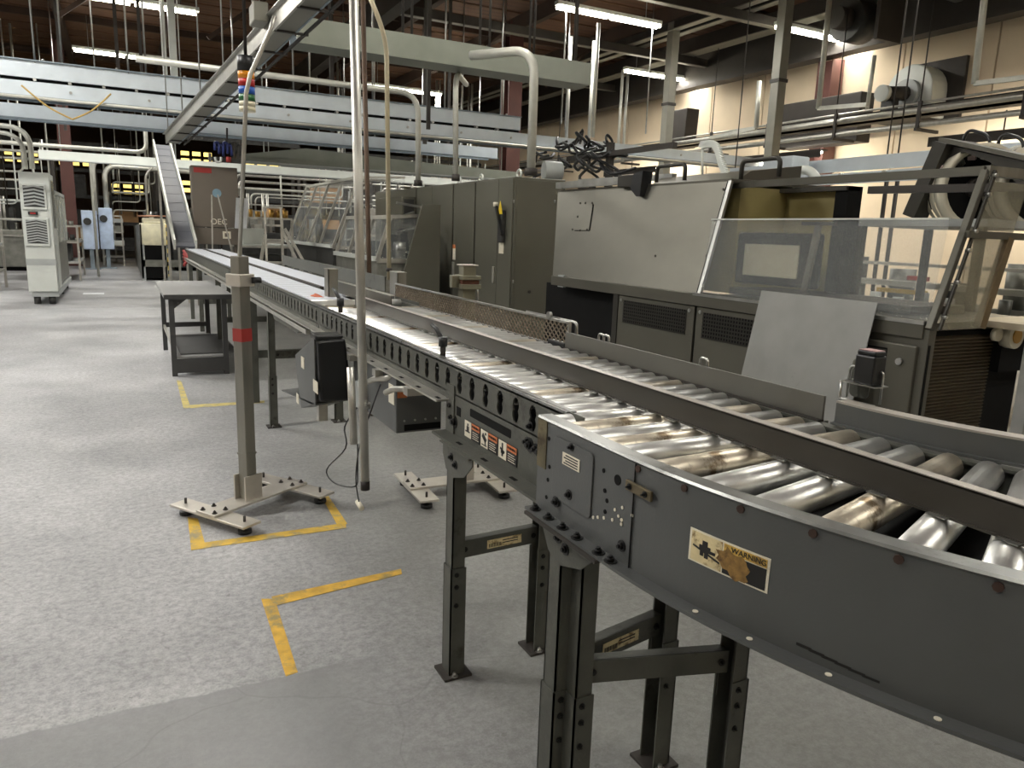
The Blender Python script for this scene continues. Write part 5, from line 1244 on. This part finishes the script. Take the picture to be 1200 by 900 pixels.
for k, (a, c2) in enumerate(((98, 113), (118, 131))):
    A, B = PY(a, 292, yb+.5*k), PY(c2, 247 if k == 0 else 244, yb+.5*k)
    bx_ = part('box', MB().box((A.x, yb+.5*k, A.z), (B.x, yb+.35+.5*k, B.z)), mat('pale blue box', (184, 200, 222), .45, .05), t, .02)
    cx_ = (A.x+B.x)/2; part('dial', MB().cyl((cx_-.05, yb+.5*k-.03, B.z-.3), (cx_-.05, yb+.5*k, B.z-.3), .10, n=14), clutd, bx_)
    part('post', MB().box((cx_-.05, yb+.5*k+.1, 0), (cx_+.05, yb+.5*k+.2, A.z)), blue_d, t)
    part('foot', MB().box((cx_-.2, yb+.5*k, 0), (cx_+.2, yb+.5*k+.3, .03)), blue_d, t)
    U = PY(108 if k == 0 else 122, 200, yb+.5*k)
    part('conduit', MB().tube(rod_path([(U.x, yb+.5*k+.15, B.z-.1), (U.x, yb+.5*k+.15, U.z+.35-.2*k), (U.x+2.6, yb+.5*k+.15, U.z+.33-.2*k)], .35), .07, 8), pipe_w, t)
t = tframe('tube_rack', 'chrome tube rack holding trays in the far aisle', 'rack', PZ(122, 311, 0).x, PZ(146, 311, 0).x, 26.6, 27.4, [.25, .6, 1.0, 1.5], galv, [('tray', ((-.45, 26.6, .6), (.1, 27.3, .75)), white_p), ('tray', ((-.45, 26.6, 1.0), (.1, 27.3, 1.2)), clutter), ('tray', ((-.45, 26.6, 1.3), (.1, 27.3, 1.42)), grey_l)])
# case sealer
x0, x1, y0 = .40, 1.02, 19.6
t = thing('case_sealer', 'cream case sealer with black open front left of the incline belt', 'machine', ((x0+x1)/2, y0, 0))
part('front_panel', MB().box((x0, y0, .82), (x1, y0+.04, 1.32)), creamp, t, .01)
part('top_hood', MB().box((x0+.08, y0+.02, 1.32), (x1-.05, y0+.9, 1.44)), creamp, t, .02)
part('rim', MB().tube([(x0-.02, y0-.02, 1.48), (x1, y0-.02, 1.5)], .02, 6), mat('copper pipe', (176, 130, 104), .4, .5), t)
part('black_opening', MB().box((x0+.05, y0+.03, .05), (x1, y0+.08, .82)), blackm, t)
part('lower_band', MB().box((x0+.03, y0, .32), (x1+.25, y0+.05, .48)), clutter, t)
part('side_frame', MB().prism([(x0, y0, .05), (x0, y0+8, .05), (x0, y0+8, 1.2), (x0, y0, 1.3)], (.04, 0, 0)), clutter, t)
part('body', MB().box((x0+.05, y0+.1, .1), (x1, y0+8, 1.2)), clutd, t)
for x in (x0+.04, x1-.04): part('leg', MB().box((x-.04, y0, 0), (x+.04, y0+.08, .85)), grey_l, t)
part('hazard_post', MB().box((x1-.06, y0-.03, .1), (x1-.02, y0-.0, 1.3)), yel_p, t)
for i in range(6): part('hazard_stripe', MB().box((x1-.062, y0-.034, .15+i*.2), (x1-.018, y0-.03, .24+i*.2)), blackm, t)
for i in range(5): part('roller_head', MB().cyl((x0+.15+i*.12, y0+.3, 1.44), (x0+.15+i*.12, y0+.3, 1.6), .05, n=8), (steel if i % 2 else clutd), t)
part('black_box', MB().box((x1-.2, y0+.1, 1.44), (x1+.05, y0+.4, 1.85)), blackm, t)
part('stay', MB().tube(rod_path([(x0+.2, y0+.2, 1.5), (x0+.2, y0+.2, 2.4), (x0+.55, y0+.2, 2.9)], .1), .03, 6), galv, t)

# brown-grey control panel
yp = 13.4
A, B = PY(228, 286, yp), PY(278, 197, yp)
t = thing('operator_console', 'brown-grey control panel with red strip and white letters behind the belt', 'panel', ((A.x+B.x)/2, yp, 0))
pm_ = mat('brown grey panel', (110, 102, 92), .5, .2, .06, 3)
part('upper_door', MB().box((A.x, yp, A.z+.28), (B.x, yp+.3, B.z)), pm_, t, .01); part('lower_door', MB().box((A.x, yp, A.z), (B.x+.02, yp+.3, A.z+.27)), pm_, t, .01)
w = B.x-A.x
part('red_strip', MB().box((A.x+.04, yp-.006, B.z-.11), (A.x+.04+w*.38, yp, B.z-.03)), redl, t)
part('badge', MB().cyl((A.x+w*.53, yp-.008, B.z-.42), (A.x+w*.53, yp, B.z-.42), .07, n=20), mat('blue grey badge', (120, 150, 166), .4), t)
text('white_letters', 'OEC', .13, frame_mtx((A.x+w*.55, yp-.004, A.z+.37), (1, 0, 0), (0, 0, 1)), lab_w, t)
sq = part('white_square', MB().box((A.x+w*.62, yp-.006, A.z+.10), (A.x+w*.80, yp, A.z+.22)), lab_w, t); part('grey_square', MB().box((A.x+w*.665, yp-.009, A.z+.13), (A.x+w*.755, yp-.006, A.z+.19)), pm_, sq)
for x in (A.x+.05, B.x-.05): part('leg', MB().box((x-.03, yp+.1, 0), (x+.03, yp+.16, A.z)), pm_, t)
for i in range(2): part('side_stay', MB().bar(PY(248+7*i, 228, yp-.35), PY(249+22*i, 292, yp-.35), .02, .02), galv, t)
q = PY(283, 250, 12.9); part('paper_sheet', MB().obox(q, (.10, .05, 0), (0, .003, 0), (.02, 0, .24)), paper, t, label='white paper sheet')
t = thing('air_valves', 'cluster of blue air hoses and valves above the control panel', 'valves', PY(262, 180, 13.2))
for i in range(6):
    q = PY(252+i*5, 176+(i % 2)*3, 13.2); part('hose', MB().tube(rod_path([q, q+Vector((.0, 0, .12)), q+Vector((.06, 0, .12)), q+Vector((.06, 0, -.05))], .03), .022, 8), navy if i < 4 else clutd, t)
part('manifold', MB().bar(PY(248, 186, 13.2), PY(284, 189, 13.2), .06, .06), clutd, t)
part('red_valve', MB().cyl(PY(268, 184, 13.1), PY(268, 190, 13.1), .04, n=8), redl, t); part('white_hook', MB().tube(rod_path([PY(252, 184, 13.1), PY(253, 190, 13.1), PY(259, 190, 13.1), PY(259, 184, 13.1)], .04), .018, 6), white_p, t)
part('drop', MB().cyl(PY(266, 178, 13.2), PY(266, 150, 13.2), .015, n=6), steel_d, t)

# aluminium steps
x0, yq = 2.35, 11.6
A = PY(316, 312, yq); 
t = thing('aluminium_steps', 'bare aluminium step ladder with handrail beside the clear guards', 'ladder', (PY(330, 310, yq).x, yq, 0))
xl, xr = PY(313, 300, yq).x, PY(332, 300, yq).x; zt = PY(322, 243, yq).z
for x in (xl, xr): part('front_rail', MB().bar((x, yq, 0), (x, yq+.1, zt), .03, .03), galv, t)
part('top_rail', MB().bar((xl, yq+.1, zt), (xr, yq+.1, zt), .03, .03), galv, t)
for z_ in (.5, .8, 1.1, 1.35): part('tread', MB().box((xl, yq-.02, z_), (xr, yq+.2, z_+.03)), galv, t)
part('back_leg', MB().bar((xr, yq+.1, zt-.3), (xr+.55, yq-.2, 0), .03, .04), galv, t); part('back_leg', MB().bar((xr+.05, yq+.1, zt-.3), (xr+.75, yq-.1, 0), .03, .04), galv, t)
part('left_leg', MB().bar((xl, yq+.1, zt-.4), (xl-.25, yq, 0), .03, .04), galv, t)

# clear-guarded machines behind the belts
def guarded(name, label, x0, x1, y0, y1, z0, z1, lean, n, core, seed):
    random.seed(seed)
    t = thing(name, label, 'machine', ((x0+x1)/2, (y0+y1)/2, 0))
    part('base', MB().box((x0, y0, 0), (x1, y1, z0)), core, t, .01)
    for i in range(n+1):
        y = y0+(y1-y0)*i/n
        part('guard_post', MB().bar((x0, y, z0), (x0+lean, y, z1), .045, .045), galv, t)
        part('top_arm', MB().bar((x0+lean, y, z1), (x1, y, z1+.05), .04, .04), galv, t)
    for i in range(n):
        ya_, yb_ = y0+(y1-y0)*i/n+.03, y0+(y1-y0)*(i+1)/n-.03
        part('clear_pane', MB().prism([(x0+.01, ya_, z0), (x0+.01, yb_, z0), (x0+lean+.01, yb_, z1), (x0+lean+.01, ya_, z1)], (.006, 0, 0)), plexi, t)
    part('top_bar', MB().bar((x0+lean, y0, z1), (x0+lean, y1, z1), .05, .05), pipe_w, t); part('mid_bar', MB().bar((x0-.02, y0, z0+.02), (x0-.02, y1, z0+.02), .05, .06), white_p, t)
    part('end_bar', MB().bar((x0, y0, z0), (x1, y0, z0), .05, .06), galv, t); part('end_pane', MB().prism([(x0, y0, z0), (x1, y0, z0), (x1, y0, z1), (x0+lean, y0, z1)], (0, .006, 0)), plexi, t)
    for i in range(16):
        x = random.uniform(x0+.3, x1-.1); y = random.uniform(y0+.1, y1-.2); h = random.uniform(.15, .6); s = random.uniform(.05, .16)
        m_ = random.choice([clutter, clutd, galv, black, grey_l, mat('orange brown', (1, 1, 1))] if i % 7 == 0 else [clutter, clutd, galv, black, steel])
        if i % 2: part('mechanism', MB().box((x, y, z0), (x+s, y+s*1.6, z0+h)), m_, t)
        else: part('mechanism', MB().cyl((x, y, z0), (x, y, z0+h), s*.6, n=10), m_, t)
    for i in range(4):
        z_ = z0+.15+.2*i; part('cross_shaft', MB().bar((x0+.3, y0+.1, z_), (x1-.1, y0+.1+random.uniform(0, .6), z_+random.uniform(-.1, .2)), .03, .03), steel, t)
    return t
guarded('case_erector', 'far machine with leaning clear guard panes and white top bar', 3.5, 4.9, 14.0, 18.4, 1.0, 2.3, .5, 4, clutd, 21)
guarded('case_erector', 'nearer machine with low clear guard panes left of the enclosures', 2.95, 3.75, 9.5, 11.6, .96, 1.52, .18, 3, clutter, 22)
t = thing('corner_guard', 'grey angled guard plate between the clear panes and the enclosures', 'guard', (3.5, 9.3, 0))
part('plate', MB().prism([(3.1, 9.3, .3), (3.75, 9.3, .3), (3.75, 9.3, 1.7), (3.5, 9.3, 1.7)], (0, .03, 0)), encl, t); part('foot', MB().box((3.15, 9.3, 0), (3.75, 9.4, .3)), encl_d, t)
q = PZ(300, 256, 1.25)
t = tframe('inspection_bench', 'cluttered bench with lit parts right of the control panel', 'bench', 2.0, 3.0, 15.2, 16.2, [.4, .95, 1.5], galv, [('slab', ((2.0, 15.2, .95), (3.0, 16.2, 1.0)), white_p), ('box', ((2.1, 15.4, 1.0), (2.5, 15.8, 1.3)), white_p), ('carton', ((2.6, 15.3, 1.5), (2.9, 15.6, 1.7)), carton), ('bin', ((2.1, 15.3, .4), (2.8, 15.9, .8)), clutd)])
bottles(t, 2.05, 2.95, 15.25, 1.5, 7, brass)

# ---- back of the hall: racks and dark machine masses
random.seed(9)
def rack(x0, x1, y, lit, label):
    t = thing('storage_rack', label, 'rack', ((x0+x1)/2, y, 0), 'racks at the back of the hall')
    n = max(2, int((x1-x0)/1.4))
    for i in range(n+1):
        x = x0+(x1-x0)*i/n; part('upright', MB().box((x-.05, y, 0), (x+.05, y+.1, 4.0)), steel_d, t); part('upright', MB().box((x-.05, y+1, 0), (x+.05, y+1.1, 4.0)), steel_d, t)
    for z in (.3, 1.2, 2.1, 3.0, 3.9): part('beam', MB().box((x0, y-.02, z), (x1, y+.04, z+.12)), clutd, t)
    for i in range(n):
        for z in (.42, 1.32, 2.22, 3.12):
            xx = x0+(x1-x0)*(i+.12)/n; ww = (x1-x0)/n*random.uniform(.45, .76)
            L_ = lit and z > 2 and random.random() < .8
            if L_:
                for a_ in range(3):
                    for b_ in range(2): part('lit_panel', MB().box((xx+ww*a_/3, y+.1, z+.1+b_*.22), (xx+ww*(a_+.7)/3, y+.2, z+.22+b_*.22)), rackglow, t)
                continue
            part('lit_panel' if L_ else 'load', MB().box((xx, y+.1, z+(.12 if L_ else 0)), (xx+ww, y+.9, z+(.42 if L_ else random.uniform(.3, .7)))), rackglow if L_ else random.choice([clutd, clutter, clutd, carton]), t)
rack(-3.5, 1.2, 31, True, 'dark storage rack with yellow-lit slots far left of the incline')
rack(1.6, 5.4, 26, True, 'dark storage rack with yellow-lit slots behind the control panel')
rack(-9.5, -3.9, 29, True, 'dark storage rack at the far left edge behind the cabinet')
rack(5.8, 12.5, 27, False, 'dark storage rack behind the enclosure row')
for k, (x, y, w, d, h, m_) in enumerate(((-6.5, 20, 2.6, 2, 1.6, clutd), (2.4, 19.5, 1.6, 2.0, 1.7, clutd), (5.6, 18.6, 1.8, 1.6, 2.0, clutter), (8.6, 19.5, 2.4, 1.6, 1.9, clutd), (-3.2, 23, 1.3, 1.5, 1.5, clutter), (-5.2, 25, 1.5, 1.4, 1.9, clutd), (1.3, 23.5, 1.2, 1.5, 1.9, clutd))):
    t = thing('process_machine', ['dark low machine at the far left beyond the cabinet', 'dark machine directly behind the control panel', 'grey machine above the far enclosures', 'dark machine behind the nearest enclosure', 'grey machine in the far left aisle', 'dark tall machine in the far left aisle', 'dark machine behind the incline belt'][k], 'machine', (x, y, 0))
    part('body', MB().box((x, y, .1), (x+w, y+d, h*.7)), m_, t, .03); part('plinth', MB().box((x+.1, y+.1, 0), (x+w-.1, y+d-.1, .1)), blackm, t)
    for i in range(5):
        xx = x+random.uniform(0, w-.3); part('head', MB().box((xx, y+random.uniform(0, .6), h*.7), (xx+random.uniform(.15, .5), y+.9, h*random.uniform(.8, 1.1))), random.choice([clutter, clutd, galv]), t, .01)
    for i in range(3): xx = x+random.uniform(.1, w-.1); part('pipe', MB().cyl((xx, y+.2, h*.7), (xx, y+.2, h*1.25), .035, n=8), galv, t)
    part('rail', MB().bar((x, y-.05, h*.6), (x+w, y-.05, h*.6), .05, .05), galv, t)
# horizontal service pipes across the back
for k, (a, c2, y, r_, lb) in enumerate((((0, 165), (172, 181), 17.2, .04, 'white service pipe across the far left, upper of the pair'), ((0, 177), (105, 182), 20.5, .03, 'white service pipe across the far left, lower of the pair'))):
    A, B = PY(a[0]-30, a[1]-3, y), PY(c2[0], c2[1], y); z_ = (A.z+B.z)/2
    single('service_pipe', MB().tube(rod_path([(A.x, y, z_), (B.x, y, z_), (B.x, y+.02, .02 if k in (1, 2) else z_+1.4)], .2), r_, 8), pipe_w, lb, 'pipe')
for k, (a, c, a2, c2, y) in enumerate(((25, 100, 85, 140, 12.5), (85, 140, 130, 110, 12.5))):
    A, B = PY(a, c, y), PY(a2, c2, y); m_ = A.lerp(B, .5)-Vector((0, 0, .05))
    single('yellow_hose', MB().tube(smooth([A, m_, B], 8), .012, 6), mat('tan hose', (190, 160, 90), .5), ['tan air hose sagging left below the blue overhead conveyor', 'tan air hose sagging right below the blue overhead conveyor'][k], 'hose')

# ---- pale service pipework filling the back of the hall
random.seed(31)
def gallery(label, x0, x1, y, z0, z1, nv, nh):
    t = thing('pipe_gallery', label, 'pipes', ((x0+x1)/2, y, 0), 'pipe galleries at the back')
    for i in range(nh):
        z = z0+(z1-z0)*(i+random.random()*.7)/nh; a = x0+random.random()*.3*(x1-x0); b_ = x1-random.random()*.3*(x1-x0)
        part('pipe', MB().tube(rod_path([(a, y+.1*i, 0 if i == 0 else z-.4), (a, y+.1*i, z), (b_, y+.1*i, z), (b_, y+.1*i, CZ-.4 if i % 2 else z+.5)], .15), random.uniform(.015, .04), 6), random.choice([pipe_w, galv, white_p]), t)
    for i in range(nv):
        x = random.uniform(x0, x1); part('drop', MB().cyl((x, y+random.random()*.4, z0-random.random()*.4), (x, y+random.random()*.4, CZ-.4 if i % 2 else z1+.3), random.uniform(.012, .025), n=6), random.choice([galv, steel_d, pipe_w]), t)
    part('post', MB().box((x0-.04, y, 0), (x0+.04, y+.08, z1)), steel_d, t); part('post', MB().box((x1-.04, y, 0), (x1+.04, y+.08, z1)), steel_d, t)
gallery('tangle of pale service pipes behind the white control cabinet', -5.2, -1.4, 22.3, 1.3, 2.9, 10, 7)
gallery('tangle of pale service pipes behind the incline belt', -.6, 1.2, 28.6, 1.6, 3.6, 9, 6)
gallery('tangle of pale service pipes over the clear-guarded machines', 2.0, 6.6, 21.8, 1.9, 2.9, 9, 7)
gallery('tangle of pale service pipes beyond the enclosure tops', 6.0, 11.0, 22.5, 2.0, 3.2, 9, 7)
# shaded strip lights under the cable tray that wash the cream wall
for k, y in enumerate((7.5, 12.2, 17.5)):
    x, z = 12.75, 3.2
    t = thing('wall_wash_light', ['shaded wall light under the tray beside the blower', 'shaded wall light under the tray near the grey columns', 'shaded wall light under the tray at the far end'][k], 'light', (x, y, z))
    part('shade', MB().prism([(x-.12, y-1.2, z+.06), (x+.1, y-1.2, z+.06), (x+.1, y-1.2, z+.03), (x-.10, y-1.2, z+.03), (x-.10, y-1.2, z-.1), (x-.12, y-1.2, z-.1)], (0, 2.4, 0)), steel_d, t)
    part('tube', MB().cyl((x, y-1.15, z), (x, y+1.15, z), .02, n=8), glow, t)
    part('stem', MB().cyl((x, y, z+.06), (x, y, 3.58), .012, n=6), steel_d, t)
    ld = bpy.data.lights.new('lamp', 'AREA'); ld.shape = 'RECTANGLE'; ld.size = .1; ld.size_y = 2.2; ld.energy = 60; ld.color = (1, .94, .82)
    lo = bpy.data.objects.new('lamp', ld); link(lo, t); lo.location = (x+.04, y, z-.02); lo.rotation_euler = (0, math.radians(-60), 0)

# ---- tell look-alike roof pieces apart by their order in view
ORD = ['leftmost', 'second from left', 'third from left', 'fourth from left', 'fifth from left', 'sixth from left', 'seventh from left', 'rightmost']
for grp in ('dark roof hangers', 'pale hanging rods', 'roof braces'):
    obs = [o for o in COL.objects if o.get('group') == grp]
    def key(o):
        c = sum((Vector(v) for v in o.bound_box), Vector())/8 - CAM
        return c.dot(RT)/c.dot(FW)
    obs.sort(key=key)
    for i, o in enumerate(obs):
        o['label'] = o['label'] + ', ' + (ORD[-1] if i == len(obs)-1 else ORD[i])
